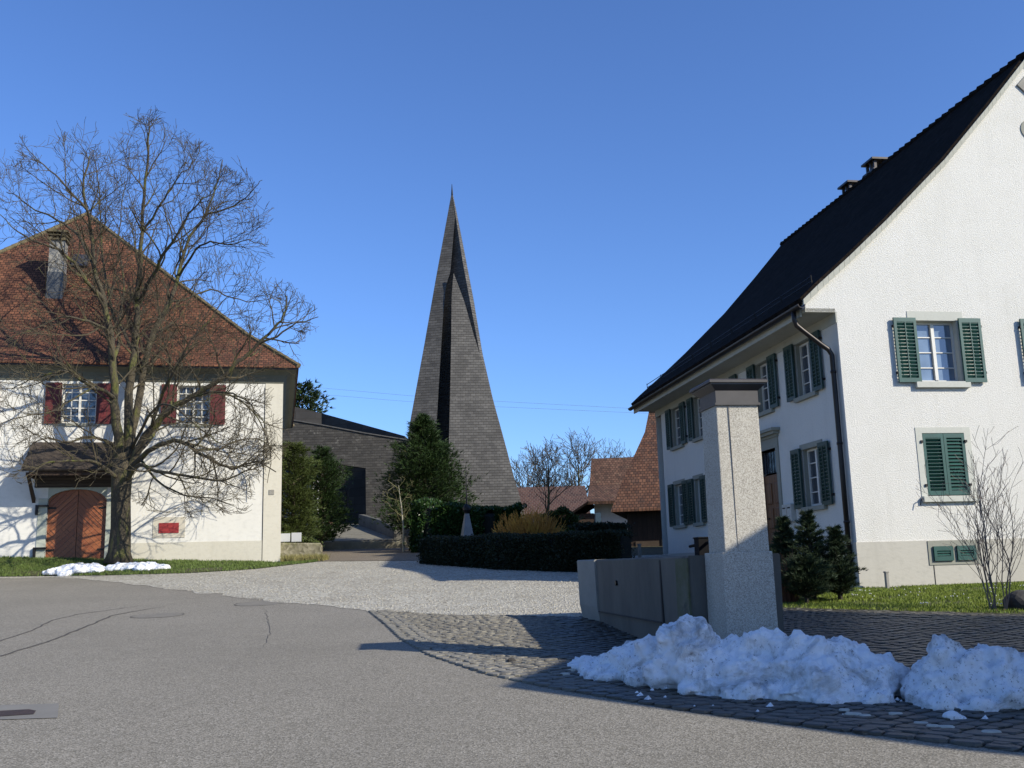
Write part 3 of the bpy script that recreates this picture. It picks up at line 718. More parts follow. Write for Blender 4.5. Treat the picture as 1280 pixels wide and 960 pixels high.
a,b,c_,d_=[Vector(p) for p in R1]
mb.quad(a,b,AP); mb.quad(b,c_,AQ,AP); mb.quad(c_,d_,AQ); mb.quad(d_,a,AP,AQ)
mb.build('roof',tileR,LH)
mb=MB(); hip=simple('mossy_ridge_tile',(.22,.17,.10),(.10,.09,.045),5,.95,30,.6,.02)
def ridge(p,q):
    p=Vector(p); q=Vector(q); n=int((q-p).length/.32)
    for i in range(n): mb.tube([p.lerp(q,i/n),p.lerp(q,(i+1.08)/n)],[.10,.085],7)
for p0,p1,p2 in ((R0[0],R1[0],AP),(R0[1],R1[1],AP),(R0[2],R1[2],AQ),(R0[3],R1[3],AQ)):
    ridge(Vector(p0)+Vector((0,0,.08)),p1); ridge(p1,p2)
ridge(AP,AQ); mb.build('ridge_tiles',hip,LH)
# finial and chimney
mb=MB(); mb.tube([AP,AP+Vector((0,0,.35))],[.05,.02],6); mb.build('finial',iron,LH)
# front hip plane: through R1[0],R1[1],AP
pn=(b-a).cross(AP-a).normalized()
Ml=Matrix.Translation(LC)@Matrix.Rotation(BA,4,'Z'); Mi=Ml.inverted()
def onroof(px,py):
    e=Mi@EYE; d=Mi.to_3x3()@ray(px,py); return e+d*((a-e).dot(pn)/d.dot(pn))
cb=onroof(68,371); CHX,CHY,CHZ=cb
mb=MB(); mb.box(CHX-.27,CHX+.27,CHY-.05,CHY+.5,CHZ-.3,CHZ+2.25); ch=mb.build('chimney',conclt,LH)
mb=MB(); mb.box(CHX-.29,CHX+.29,CHY-.07,CHY+.52,CHZ-.35,CHZ+.95); mb.build('flashing',simple('grey_sheet_metal',(.12,.125,.13),None,3,.5,20,.1,metal=.3),ch)
mb=MB()
for dx in (-.27,-.03,.2): mb.box(CHX+dx,CHX+dx+.07,CHY-.05,CHY+.5,CHZ+2.25,CHZ+2.5)
mb.box(CHX-.34,CHX+.34,CHY-.12,CHY+.57,CHZ+2.20,CHZ+2.27); mb.box(CHX-.34,CHX+.34,CHY-.12,CHY+.57,CHZ+2.38,CHZ+2.41); mb.box(CHX-.38,CHX+.38,CHY-.16,CHY+.61,CHZ+2.5,CHZ+2.58)
mb.build('chimney_cap',hip,ch)
cb=onroof(101,328); mb=MB(); R=Matrix.Rotation(math.atan2((AP-a).z,(AP-a).y)*0+rad(52),4,'X')
sk=MB(); sk.box(-.3,.3,-.4,.4,.0,.12); o=sk.build('skylight',simple('skylight_frame',(.06,.06,.065),None,3,.4,20,.1),LH); o.location=cb; o.rotation_euler=(rad(50),0,0)
# windows
for c in colx:
    wn=window(LH,g,c-.55,c+.55,4.85,6.22,5,4,.18,thin=.035)
    si=MB(); si.box(c-.72,c+.72,-.06,.1,4.76,4.85); si.build('sill',sand,wn)
    for a_,b_ in ((c-1.08,c-.56),(c+.56,c+1.08)):
        mb=MB(); mb.box(a_,b_,-.075,-.035,4.83,6.25); mb.box(a_+.06,b_-.06,-.09,-.075,4.9,5.48); mb.box(a_+.06,b_-.06,-.09,-.075,5.6,6.18); mb.box(a_+.02,a_+.05,-.035,-.002,5.0,5.1); mb.box(a_+.02,a_+.05,-.035,-.002,6.0,6.1)
        mb.build('shutter',redp,wn,bevel=.006)
mb=MB(); mb.box(-4.25,-3.2,-.02,.01,.92,1.62); mb.build('hatch_surround',simple('beige_stone',(.66,.62,.53),(.56,.52,.43),3,.9,20,.3),LH)
mb=MB(); mb.box(-4.05,-3.4,-.045,-.02,1.08,1.42); mb.build('hatch',simple('bright_red_paint',(.38,.03,.03),(.28,.02,.02),3,.6,20,.1),LH)
mb=MB(); mb.box(-.42,-.24,-.035,-.016,2.35,2.52); mb.build('wall_plate',conclt,LH)
# arched barn door with canopy
n=14; dc=-6.69; hw=.93
arch=[(dc+hw*cos(pi-pi*k/n),2.18+.42*sin(pi-pi*k/n)) for k in range(n+1)]
sp=MB(); top=[(dc-hw,2.62)]+[(dc+hw,2.62)]
ring=[(x,-.004,z) for x,z in arch]
for i in range(n): sp.quad(ring[i],ring[i+1],(ring[i+1][0],-.004,2.66),(ring[i][0],-.004,2.66)); sp.quad(ring[i],ring[i+1],(ring[i+1][0],.24,ring[i+1][2]),(ring[i][0],.24,ring[i][2]))
for x in (dc-hw-.28,dc+hw): sp.box(x,x+.28,-.03,.1,-.6,2.3)
sp.build('door_surround',simple('pale_green_grey_stone',(.52,.55,.48),(.4,.43,.37),2,.9,20,.3),LH)
for sg,ang in ((-1,rad(-45)),(1,rad(45))):
    mb=MB(); x0_,x1_=(dc-hw,dc-.008) if sg<0 else (dc+.008,dc+hw)
    mb.box(x0_,x1_,.12,.18,-.6,2.62)
    mt=planks('door_boards',(.33,.095,.03),(.44,.15,.05),.15,ang,.5); lf=mb.build('door',mt,LH)
    # raised diagonal battens
    bt=MB(); zc=(.35,1.35,2.35)
    for z in [-.4+.16*i for i in range(22)]:
        # lozenge pattern: direction mirrored by leaf and half
        for hlf in (0,1):
            d=-1 if (hlf==0) else 1
            d*= 1
            xa=x0_; xb=x1_; za=z; zb=z+(x1_-x0_)*(-1 if (sg<0)==(hlf==0) else 1)
            lo,hi=(.36,1.3) if hlf==0 else (1.3,2.4)
            # clip the batten to its half
            pts_=[]
            for i in range(21):
                t=i/20; zz=za+(zb-za)*t
                if lo<=zz<=hi: pts_.append((xa+(xb-xa)*t,zz))
            if len(pts_)>3:
                (p,q),(r_,s2)=pts_[0],pts_[-1]
                bt.prism([(p,.12,q),(r_,.12,s2),(r_,.12,s2+.02),(p,.12,q+.02)],(0,-.02,0))
    bt.build('batten',simple('pale_batten_wood',(.40,.18,.10),(.25,.09,.04),6,.5,30,.2),lf)
    for z in (.55,1.95): hb=MB(); hb.box(x0_-.12 if sg<0 else x1_-.25,x0_+.25 if sg<0 else x1_+.12,.09,.115,z,z+.06); hb.build('hinge',iron,lf)
for z in (.5,1.9):
    mb=MB(); mb.box(dc-hw-.35,dc-hw+.05,-.12,-.03,z+.12,z+.18); mb.box(dc-hw-.35,dc-hw-.27,-.12,-.03,z-.15,z+.12); mb.build('door_bracket',iron,LH)
cn=MB(); cn.box(-8.05,-5.45,-.05,-.001,2.66,3.85); cn.build('canopy_shade_panel',woodG,LH)  # dark panel added to stand for the shade beneath the canopy
cn=MB(); cx0,cx1=-8.2,-5.0
cn.prism([(cx0,0,4.2),(cx0,-1.25,3.25),(cx0,-1.3,3.15),(cx0,-1.25,3.1),(cx0,0,3.75)],(cx1-cx0,0,0))
cn.build('canopy',tileB2 if False else woodG,LH)
cn=MB(); cn.box(cx0+.1,cx0+.2,-1.1,0,2.95,3.07); cn.box(cx1-.2,cx1-.1,-1.1,0,2.95,3.07)
cn.prism([(cx0+.1,-1.05,3.0),(cx0+.1,-.95,3.0),(cx0+.1,0,2.3),(cx0+.1,0,2.15)],(.1,0,0)); cn.prism([(cx1-.2,-1.05,3.0),(cx1-.2,-.95,3.0),(cx1-.2,0,2.3),(cx1-.2,0,2.15)],(.1,0,0))
cn.box(cx0+.2,cx1-.2,-1.15,-1.05,2.97,3.1); cn.build('canopy_bracket',woodD,LH)
# ------------------------------------------------------------------ neighbouring house (out of the picture on the right; its shadow is in it)
NB=empty('neighbour_house',(0,0,0),0,'neighbouring white house beyond the right edge whose shadow covers the cobbles','house')
q4=[(10.55,2.15),(19,-3.5),(22,4.6),(10.0,12.25),(7.5,5.05)]
eh=5.55
mb=MB(); mb.loft([[(x,y,-.5) for x,y in q4],[(x,y,eh) for x,y in q4]]); mb.build('wall',stucL,NB)
cc=Vector((14.5,4.2,8.2))
def sc(p,k): return (cc.x+(p[0]-cc.x)*k,cc.y+(p[1]-cc.y)*k)
mb=MB(); o0=[(x,y,eh-.02) for x,y in q4]; o1=[(*sc(p,1.03),eh+.02) for p in q4]; 
mb.loft([o0,o1,[(x,y,z+.1) for x,y,z in o1]],False)
for i in range(5):
    j=(i+1)%5; p,q=o1[i],o1[j]; mb.quad((p[0],p[1],p[2]+.1),(q[0],q[1],q[2]+.1),tuple(cc))
mb.build('roof',tileD,NB)
for y,z in ((7.2,1.6),(9.6,1.6),(7.2,4.0),(9.6,4.0)):
    t=(y-5.05)/(12.25-5.05); x=7.5+(10.0-7.5)*t
    mb=MB(); mb.add([(x-.16,y-.45,z),(x+.14,y+.45,z),(x+.14,y+.45,z+1.2),(x-.16,y-.45,z+1.2),(x-.1,y-.47,z),(x+.2,y+.43,z),(x+.2,y+.43,z+1.2),(x-.1,y-.47,z+1.2)],[(0,1,2,3),(4,5,6,7),(0,1,5,4),(1,2,6,5),(2,3,7,6),(3,0,4,7)])
    mb.build('window',glass,NB)
# ------------------------------------------------------------------ church: folded spire
def curve(pts): 
    q=[at(*p) for p in pts]; q.sort(key=lambda v:v.z); return q
def atz(cv,z):
    if z<=cv[0].z: return Vector((cv[0].x,cv[0].y,z))
    for a,b in zip(cv,cv[1:]):
        if z<=b.z:
            t=(z-a.z)/(b.z-a.z); p=a.lerp(b,t); return Vector((p.x,p.y,z))
    return Vector((cv[-1].x,cv[-1].y,z))
AX=(565,238,63.4)
def shift(pts,dy,dx=0): return [(x+dx,y,Y+dy) for x,y,Y in pts]
BLp=[(567,341,61.4),(566,352,61.4),(564.6,370,61.35),(564,424,61.2),(562.5,498,61.0),(561,560,60.8),(559,672,60.5)]
PSp=[(569,270,61.95),(565.5,310,61.9),(563,340,61.85),(559,352,61.8),(556.8,362,61.75),(553.5,400,61.65),(548.5,482,61.45),(544,560,61.25),(540,672,60.95)]
AX=(565,238,62.1)
PL=curve([AX,(555.5,290,62.1),(545,347,62.05),(530.5,430,61.85),(513,525,61.6),(503,600,61.45),(498,672,61.3)])
PS=curve([AX]+PSp)
PSd=curve([AX]+[(x-1.2-.004*(y-270),y,Y+.15+.0085*(y-270)) for x,y,Y in PSp])
PRi=curve([AX,(568.8,265,61.95),(578,325,61.7),(590,390,61.6),(601,448,61.6),(614,505,61.7),(630,566,61.8),(655,668,62)])
PO=curve([AX,(571,266,62.1),(581,317,62.0),(592.5,377,61.9),(603,441,61.9),(616,498,62.0),(633,560,62.1),(661,668,62.3)])
PB=curve([AX,(567,290,64.0),(568,347,66),(568,430,67.5),(566,525,69),(565,672,70.5)])
BL=curve(BLp)
BRc=curve([(567,341,61.4),(580.6,377.5,61.45),(592,418,61.45),(603,452,61.4),(615.6,498.6,61.3),(633,562,61.15),(663,668,60.9)])
BB=curve([(567,341,61.45),(580,380,61.6),(596,440,61.8),(612,500,61.85),(640,668,61.95)])
SP=empty('church_spire',(PL[0].x+3,64,3.0),0,'tall dark folded spire clad in grey slate shingles with a black vertical slot','church spire')
off=-Vector(SP.location)
zt=PL[-1].z; zb=3.0
def zlv(z0,z1,n): return [z0+(z1-z0)*(i/n) for i in range(n+1)]
mb=MB(); mb.loft([[atz(c_,z)+off for c_ in (PL,PS,PSd,PRi,PO,PB)] for z in zlv(zb,zt-.02,60)]); mb.build('rear_wing',shing,SP)
zt2=BL[-1].z
mb=MB(); mb.loft([[atz(c_,z)+off for c_ in (BL,BRc,BB)] for z in zlv(zb,zt2-.02,46)]); mb.build('front_wing',shing,SP)
mb=MB(); tp=Vector(PL[-1])+off; mb.tube([tp-Vector((0,0,.3)),tp+Vector((0,0,.45))],[.07,.015],6); mb.build('finial',iron,SP)
mb=MB(); p,q=atz(BL,3.9)+off,atz(BRc,3.9)+off
for s in (0,): mb.add([p+Vector((-.3,-.25,-.8)),q+Vector((.1,-.25,-.8)),q+Vector((.1,-.04,-.0)),p+Vector((-.3,-.04,-.0))],[(0,1,2,3)])
mb.build('footing',concrete,SP)
# hall
HC=at(457,660,57); CH=empty('church_hall',(HC.x,57,3.0),0,'low dark shingled church hall with deep black doorway between the conifers','church')
o_=-Vector(CH.location)
def wp(px,py,Y): return at(px,py,Y)+o_
top=[(322,518),(360,524),(402,531),(455,541),(505,549),(524,553)]
pts=[wp(x,y,57) for x,y in top]+[wp(524,685,57),wp(458,685,57),wp(457,585,57),wp(428,581,57),wp(380,572,57),wp(322,562,57)]
mb=MB(); mb.prism(pts,(0,.6,0)); mb.build('wall',shingW,CH)
mb=MB(); P2=[wp(x,y-.7,56.93) for x,y in top]+[wp(x,y+.6,56.93) for x,y in top[::-1]]
mb.prism(P2,(0,.75,0)); mb.build('coping',simple('lead_coping',(.14,.135,.125),(.09,.085,.08),4,.5,20,.1),CH)
# raised dark roof body behind the wall
a1,a2,a3=wp(322,497,60.5),wp(402,516.5,61.2),wp(506,546,57.9)
a3.z=wp(506,545,57.9).z
b1,b2,b3=[Vector((p.x,p.y,.0)) for p in (a1,a2,a3)]
roofdark=tiles('black_roof_sheet',[(.03,.028,.027),(.045,.042,.04),(.06,.056,.052)],1.2,.5,.6,.3,.01)
mb=MB(); mb.loft([[b1,b2,b3,Vector((b3.x+.8,13,0)),Vector((b1.x-4,14,0))],[a1,a2,a3,Vector((a3.x+.8,13,a3.z-.5)),Vector((a1.x-4,14,a1.z-.4))]]); mb.build('roof',roofdark,CH)
mb=MB(); mb.box(wp(330,600,57).x,wp(459,600,57).x+.3,3.2,3.4,-.2,6); mb.build('recess_wall',black,CH)
mb=MB(); x=wp(457,600,57).x; mb.box(x+.0,x+.25,.6,3.2,-.2,5); mb.build('recess_side',shingW,CH)
mb=MB(); x0_,x1_=wp(414,600,60).x,wp(452,600,60).x
mb.box(x0_,(x0_+x1_)/2-.02,3.05,3.18,.0,3.4); d0=mb.build('door',simple('dark_door',(.045,.035,.03),(.03,.024,.02),3,.5,20,.2),CH)
mb=MB(); mb.box((x0_+x1_)/2+.02,x1_,3.05,3.18,.0,3.4); mb.build('door',d0.data.materials[0],CH)
brickm=tiles('brown_brick',[(.15,.07,.04),(.22,.11,.065),(.26,.14,.09)],.25,.08,.9,.4,.01,mortar=(.2,.17,.14))
mb=MB(); mb.box(wp(399,640,56).x,wp(411,640,56).x,-1.6,.4,.2,1.35); mb.build('brick_pier',brickm,CH)
mb=MB(); mb.box(wp(335,640,57).x,wp(398,640,57).x,.8,1.0,-.2,4.5); mb.build('side_window',glass,CH)
mb=MB()
for x in (388,394): mb.box(wp(x,640,57).x-.04,wp(x,640,57).x+.04,.7,.8,-.2,4.5)
mb.build('mullion',whitep,CH)
# ramp with side walls
RA0=gz(47.2)
rl0=at(405,676,47.3); rr=at(502,676,47.3); tl=at(408,655,56); tr=at(455,655,56)
mb=MB(); mb.add([(rl0.x,47.4,2.2),(rr.x,47.4,2.2),(tr.x,56.8,2.2),(tl.x,56.8,2.2),(rl0.x,47.4,rl0.z-.02),(rr.x,47.4,rl0.z-.02),(tr.x,56.8,tl.z),(tl.x,56.8,tl.z)],[(3,2,1,0),(4,5,6,7),(0,1,5,4),(1,2,6,5),(2,3,7,6),(3,0,4,7)])
tag(mb.build('ramp',simple('ramp_concrete',(.24,.225,.18),(.16,.15,.12),2,.9,40,.4,.006)),kind='structure')
def wallrun(name,P_,h0,mat,label,cat,w=.3,zb=None,grp=None):
    """wall through (x,y,ztop) points"""
    mb=MB(); rings=[]
    for i,p in enumerate(P_):
        d=Vector(P_[min(i+1,len(P_)-1)])-Vector(P_[max(i-1,0)]); d.z=0; d.normalize(); q=Vector((-d.y,d.x,0))*w/2
        p=Vector(p); z0=(gz(p.y)-.3) if zb is None else zb
        rings.append([Vector((p.x+q.x,p.y+q.y,z0)),Vector((p.x-q.x,p.y-q.y,z0)),Vector((p.x-q.x,p.y-q.y,p.z-.03)),Vector((p.x-q.x*.85,p.y-q.y*.85,p.z)),Vector((p.x+q.x*.85,p.y+q.y*.85,p.z)),Vector((p.x+q.x,p.y+q.y,p.z-.03))])
    mb.loft(rings); return tag(mb.build(name,mat),label,cat,grp)
a=at(400.5,655,47.3); 
wallrun('ramp_wall',[(at(400,657,47.3).x,47.3,at(400,659,47.3).z),(at(404,654,50).x,50,at(404,655,50).z),(at(404,650,55).x,55,at(404,650,55).z)],0,concrete,'low grey concrete wall on the left side of the church ramp','wall')
wallrun('ramp_wall',[(at(497,661,47.6).x,47.6,at(497,660,47.6).z),(at(478,650,51).x,51,at(478,650,51).z),(at(452,642,56).x,56,at(452,643,56).z)],0,concrete,'sloping concrete parapet on the right side of the church ramp, beside the conifer','wall',.34)
sa=at(398,678,47.2); sb=at(545,678,47.0)
wallrun('path_step_wall',[(sa.x,47.2,at(400,677,47.2).z),(sb.x,47.2,at(530,677,47.2).z)],0,simple('yellowish_concrete',(.30,.28,.21),(.2,.18,.13),2,.9,30,.4),'long low concrete step wall across the top of the path','wall',.3)
wl=at(346,679,35.6); wr=at(400,680,36.0)
wallrun('stone_wall',[(wl.x,35.7,at(346,678.5,35.7).z),(wr.x,36.1,at(400,679,36.1).z)],0,stoneW,'low mossy rubble wall between the red-roofed house and the path','wall',.4)
wallrun('stone_wall',[(wr.x-.15,36.3,at(400,680,36.1).z-.03),(sa.x,46.9,2.9)],0,stoneW,'low mossy wall running back along the left edge of the path','wall',.35)
# two pale panels above the low wall
for i,(xa,xb,ya,yb,lb) in enumerate(((350,362.5,667,677,'pale grey panel on a low stand behind the mossy wall, next to the house corner'),(364.5,376.5,666,677,'pale grey panel on a low stand behind the mossy wall, farther from the house corner'))):
    p,q=at(xa,ya,36.6),at(xb,yb,36.6); t=empty('info_panel',(p.x,36.6,2.0),0,lb,'panel','panels above the low wall')
    mb=MB(); mb.box(0,q.x-p.x,-.02,.03,q.z-2.0,p.z-2.0); mb.build('board',simple('pale_panel',(.62,.64,.66),(.55,.57,.6),3,.5,20,.1),t,bevel=.006)
    for x in (.05,q.x-p.x-.09): mb=MB(); mb.box(x,x+.04,.03,.07,-.1,p.z-2.05); mb.build('post',iron,t)
# ------------------------------------------------------------------ houses behind
def gablehouse(name,loc,rz,w,d,hw,hr,wm,rm,label,over=.5,eaves=.4,group=None,flare=0):
    """ridge runs along local x; w along x, d along y; hw wall height, hr ridge height"""
    t=empty(name,loc,rz,label,'house' if 'barn' not in name else 'barn',group)
    mb=MB(); mb.box(0,w,0,d,-1,hw); mb.prism([(0,0,hw),(0,d/2,hr-.15),(0,d,hw)],(w,0,0)); mb.build('wall',wm,t)
    sl=(hr-hw)/(d/2); ze=hw-over*sl
    for sg in (0,1):
        pr=[(-eaves,-over,ze),(-eaves,d/2,hr),(-eaves,d/2,hr+.16),(-eaves,-over-.05,ze+.16)]
        if flare and not sg: pr=[(-eaves,-over-.6,ze+.05),(-eaves,d*.18,hw+sl*d*.14),(-eaves,d/2,hr),(-eaves,d/2,hr+.16),(-eaves,d*.18,hw+sl*d*.14+.16),(-eaves,-over-.65,ze+.2)]
        if sg: pr=[(x,d-y,z) for x,y,z in pr]
        mb=MB(); mb.prism(pr,(w+2*eaves,0,0)); mb.build('roof',rm,t)
    return t
# brown roofed house
p=at(650,612,70); q=at(727,608,70)
b=at(700,652,58.5)
br_=gablehouse('brown_roofed_house',(p.x-3,66.5,2.2),0,q.x-p.x+3,7,at(700,646,66.5).z-2.2+.3,at(690,611,70).z-2.2,simple('pink_render',(.50,.40,.34),(.4,.3,.25),2,.9,20,.2),tileV,'low house with purple-brown tiled roof behind the bare garden tree',.5,.25)
# chalet-like house
cl=at(741,577,56); cr=at(800,573,56)
ct=gablehouse('farm_house',(at(743,640,53.5).x,53.5,2.3),rad(-9),9,6.5,at(745,629,53.5).z-2.3+.2,at(760,576,56.6).z-2.3,simple('white_chalet_render',(.72,.72,.70),(.62,.62,.6),2,.9,20,.2),tileB,'white-walled farmhouse with brown tiled roof in the middle distance',.5,.3,flare=1)
mb=MB(); wmx=at(742,640,53.4).x; mb.box(-.95,-.01,-.6,3,-.5,at(735,640,53.5).z-2.3-.1); mb.build('timber_wall',woodD,ct)
mb=MB(); mb.prism([(-1.3,-1.3,at(730,646,53).z-2.3),(-.2,-1.3,at(738,630,53).z-2.3),(-.2,3,at(738,630,53).z-2.3),(-1.3,3,at(730,646,53).z-2.3)],(0,0,.12)); mb.build('side_roof',tileD,ct)

mb=MB(); mb.box(.05,.35,-.03,.02,.9,2.0); mb.build('window',glass,ct)
# big barn
bz=1.7; BO=at(786,690,40.9); BO.z=bz
bt=empty('barn',BO,0,'barn with a steep flared orange-brown tile roof and dark timber wall behind the white house','barn')
bd=Vector((cos(rad(-11)),sin(rad(-11)),0)); bn=Vector((-bd.y,bd.x,0))
Lc=[at(764,640,40.3),at(764,637,40.3),at(777.5,602,41.3),at(792.5,570,42.3),at(806,540,43.3),at(811,515,44.3)]
rg=Lc[-1]
rings=[]
for p in Lc:
    dd=(rg-p).dot(bn); q=p+bn*2*dd
    rings.append([p-BO,p+bd*12-BO,q+bd*12-BO,q-BO])
mb=MB(); mb.loft(rings); mb.build('roof',tiles('orange_brown_tile',[(.11,.05,.032),(.18,.085,.05),(.23,.115,.07),(.085,.045,.033)],.15,.16,.85,1,.04,((.06,.045,.038),.52)),bt)
ze=Lc[0].z-bz
def bb(mb,x0,x1,y0,y1,z0,z1):
    P_=[bd*x+bn*y for x,y in ((x0,y0),(x1,y0),(x1,y1),(x0,y1))]; mb.loft([[Vector((p.x,p.y,z0)) for p in P_],[Vector((p.x,p.y,z1)) for p in P_]])
mb=MB(); bb(mb,0,11,0,7.5,-1,ze+.25); mb.build('wall',woodD,bt)
mb=MB(); bb(mb,.3,1.25,-.04,.0,-.2,.75); dd=mb.build('door',simple('grey_brown_boards',(.10,.07,.05),(.07,.05,.035),3,.9,20,.3),bt)
mb=MB(); bb(mb,1.35,2.0,-.04,.0,-.3,.9); mb.build('doorway',black,bt)
mb=MB(); mb.tube([rg-BO+Vector((0,0,.04)),rg-BO+bd*12+Vector((0,0,.04))],.12,7); mb.build('ridge_tiles',hip,bt)
# thin pale post in front of the barn
pp=at(799,681,30); t=MB(); t.box(pp.x-.045,pp.x+.045,29.95,30.05,gz(30)-.1,pp.z); t.box(pp.x-.06,pp.x+.06,29.93,30.07,pp.z,pp.z+.03)
tag(t.build('post',conclt),'thin pale post standing in front of the dark barn wall','post')
# ------------------------------------------------------------------ fountain
FA=RA; FC=Vector((2.2,10.25,.47))
FT=empty('fountain',FC,FA,'granite fountain pillar with dark metal cap and long old concrete trough','fountain')
mb=MB(); 
def rbox(mb,x0,x1,y0,y1,z0,z1,k=1.0):
    cx,cy=(x0+x1)/2,(y0+y1)/2
    lo=[(x0,y0,z0),(x1,y0,z0),(x1,y1,z0),(x0,y1,z0)]; hi=[(cx+(x-cx)*k,cy+(y-cy)*k,z1) for x,y,_ in lo]
    mb.loft([lo,hi])
rbox(mb,-.10,.45,0,.56,-.2,1.21,.985); mb.build('pillar_base',granite,FT,bevel=.012)
mb=MB(); rbox(mb,-.055,.425,.03,.52,1.205,2.76,.965); mb.build('pillar_shaft',granite,FT,bevel=.01)
mb=MB(); mb.box(.085,.088,.0245,.035,1.215,2.75); mb.build('shaft_joint',simple('grey_joint',(.3,.28,.26),None,3,.9,20,.1),FT)
mb=MB(); mb.box(-.065,.435,.01,.54,2.74,2.765); mb.box(-.05,.42,.025,.525,2.765,2.90)
a=[(-.05,.025),(.42,.025),(.42,.525),(-.05,.525)]
b=[(-.115,-.04),(.485,-.04),(.485,.59),(-.115,.59)]
mb.loft([[(x,y,2.895) for x,y in a],[(x,y,2.955) for x,y in b],[(x,y,2.972) for x,y in b]])
b2=[(-.135,-.06),(.505,-.06),(.505,.61),(-.135,.61)]
mb.loft([[(x,y,2.972) for x,y in b2],[(x,y,2.998) for x,y in b2],[(x+.012*(1 if x<0 else -1),y+.012*(1 if y<.2 else -1),3.01) for x,y in b2]])
mb.build('cap',capm,FT)
# a trough of cast concrete
TX0,TX1,TY0,TY1=-.27,.78,.60,5.05
zt_=1.66-FC.z; 
def gb(y): return gz(FC.y+y)-FC.z-.25
mb=MB()
ob=[(TX0+.03,TY0),(TX1-.03,TY0),(TX1-.03,TY1),(TX0+.03,TY1)]; ot=[(TX0,TY0),(TX1,TY0),(TX1,TY1),(TX0,TY1)]
it=[(TX0+.16,TY0+.16),(TX1-.16,TY0+.16),(TX1-.16,TY1-.1),(TX0+.16,TY1-.1)]
rings=[[(x,y,gb(y)) for x,y in ob],[(x+(.0),y,zt_-.02) for x,y in ot],[(x+(.015 if x<0 else -.015),y,zt_) for x,y in ot],[(x,y,zt_) for x,y in it],[(x,y,.55) for x,y in it]]
mb.loft(rings); mb.build('trough',concrete,FT)
mb=MB(); mb.quad(*[(x,y,zt_-.10) for x,y in it]); mb.build('water',mkglass('dark_water',(.015,.02,.018)),FT)
mb=MB(); 
ob=[(-.30,4.95),(.80,4.95),(.80,5.62),(-.42,5.62)]; 
f1=[(x+.03*(1 if x<0 else 0)+ .08*(x<0),y,gb(y)) for x,y in ob]
f2=[(x+.02*(x<0),y,gb(y)+.48) for x,y in ob]; f3=[(x,y,zt_-.012) for x,y in ob]; f4=[(x+.015*(1 if x<0 else -1),y,zt_+.003) for x,y in ob]
mb.loft([f1,f2,f3,f4]); mb.build('end_block',conclt,FT)
mb=MB(); mb.box(TX0-.012,TX0+.02,TY0,TY0+.42,gb(1),zt_-.03); mb.build('moss_patch',mossc,FT)
mb=MB()
mb.box(TX0-.008,TX0+.02,1.62,1.66,gb(1.6)+.25,zt_-.04); mb.box(TX0-.007,TX0+.02,1.7,4.9,.42,.436)
mb.build('casting_seam',simple('dark_seam',(.06,.055,.05),None,3,.9,20,.1),FT)
mb=MB(); mb.tube([(TX0-.02,3.75,.86),(TX0+.03,3.75,.86)],.035,10); mb.build('plug',iron,FT)
spm=simple('dull_black_paint',(.014,.014,.016),None,4,.9,20,.1,spec=.1)
mb=MB(); mb.tube([(.1,.5,1.36),(.1,.9,1.33),(.08,1.55,1.30)],.018,8); 
# outlet head
sp_=mb.build('spout',spm,FT)
mb=MB(); mb.box(-.0,.14,1.0,1.16,1.19,1.38); mb.box(-.01,.15,.99,1.17,1.38,1.395); mb.build('spout_box',spm,sp_,bevel=.006)
# ------------------------------------------------------------------ snow
def metasnow(name,blobs,vox,label,seed,rough=1.0):
    bm=bmesh.new()
    for (x,y,z,rx,ry,rz_) in blobs:
        r=bmesh.ops.create_icosphere(bm,subdivisions=2,radius=1)
        for v in r['verts']: v.co=Vector((x+v.co.x*rx,y+v.co.y*ry,z+v.co.z*rz_))
    me=bpy.data.meshes.new('tmp'); bm.to_mesh(me); bm.free(); o=bpy.data.objects.new('tmp',me); COL.objects.link(o)
    m=o.modifiers.new('r','REMESH'); m.mode='VOXEL'; m.voxel_size=vox
    m=o.modifiers.new('s','SMOOTH'); m.iterations=3; m.factor=.5
    dg=bpy.context.evaluated_depsgraph_get(); me2=bpy.data.meshes.new_from_object(o.evaluated_get(dg)); bpy.data.objects.remove(o)
    vs=[v for v in me2.vertices]; ns=[v.normal.copy() for v in vs]
    for v,n in zip(vs,ns):
        p=v.co*1.0; q=p*3.2+Vector((seed,0,0))
        d=noise.noise(q)*.05+noise.noise(p*8+Vector((0,seed,0)))*.05+abs(noise.noise(p*15))*.036+noise.noise(p*30)*.018-.01
        d+= -abs(noise.noise(p*5+Vector((0,0,seed))))*.04
        v.co=p+n*d*rough
        gy=gz(v.co.y)
        if v.co.z<gy-.04: v.co.z=gy-.04
    for p in me2.polygons: p.use_smooth=True
    uvs(me2); me2.materials.clear(); me2.materials.append(snow)
    ob=bpy.data.objects.new(name,me2); COL.objects.link(ob)
    # origin on the ground
    return tag(ob,label,'snow pile','dirty snow piles')
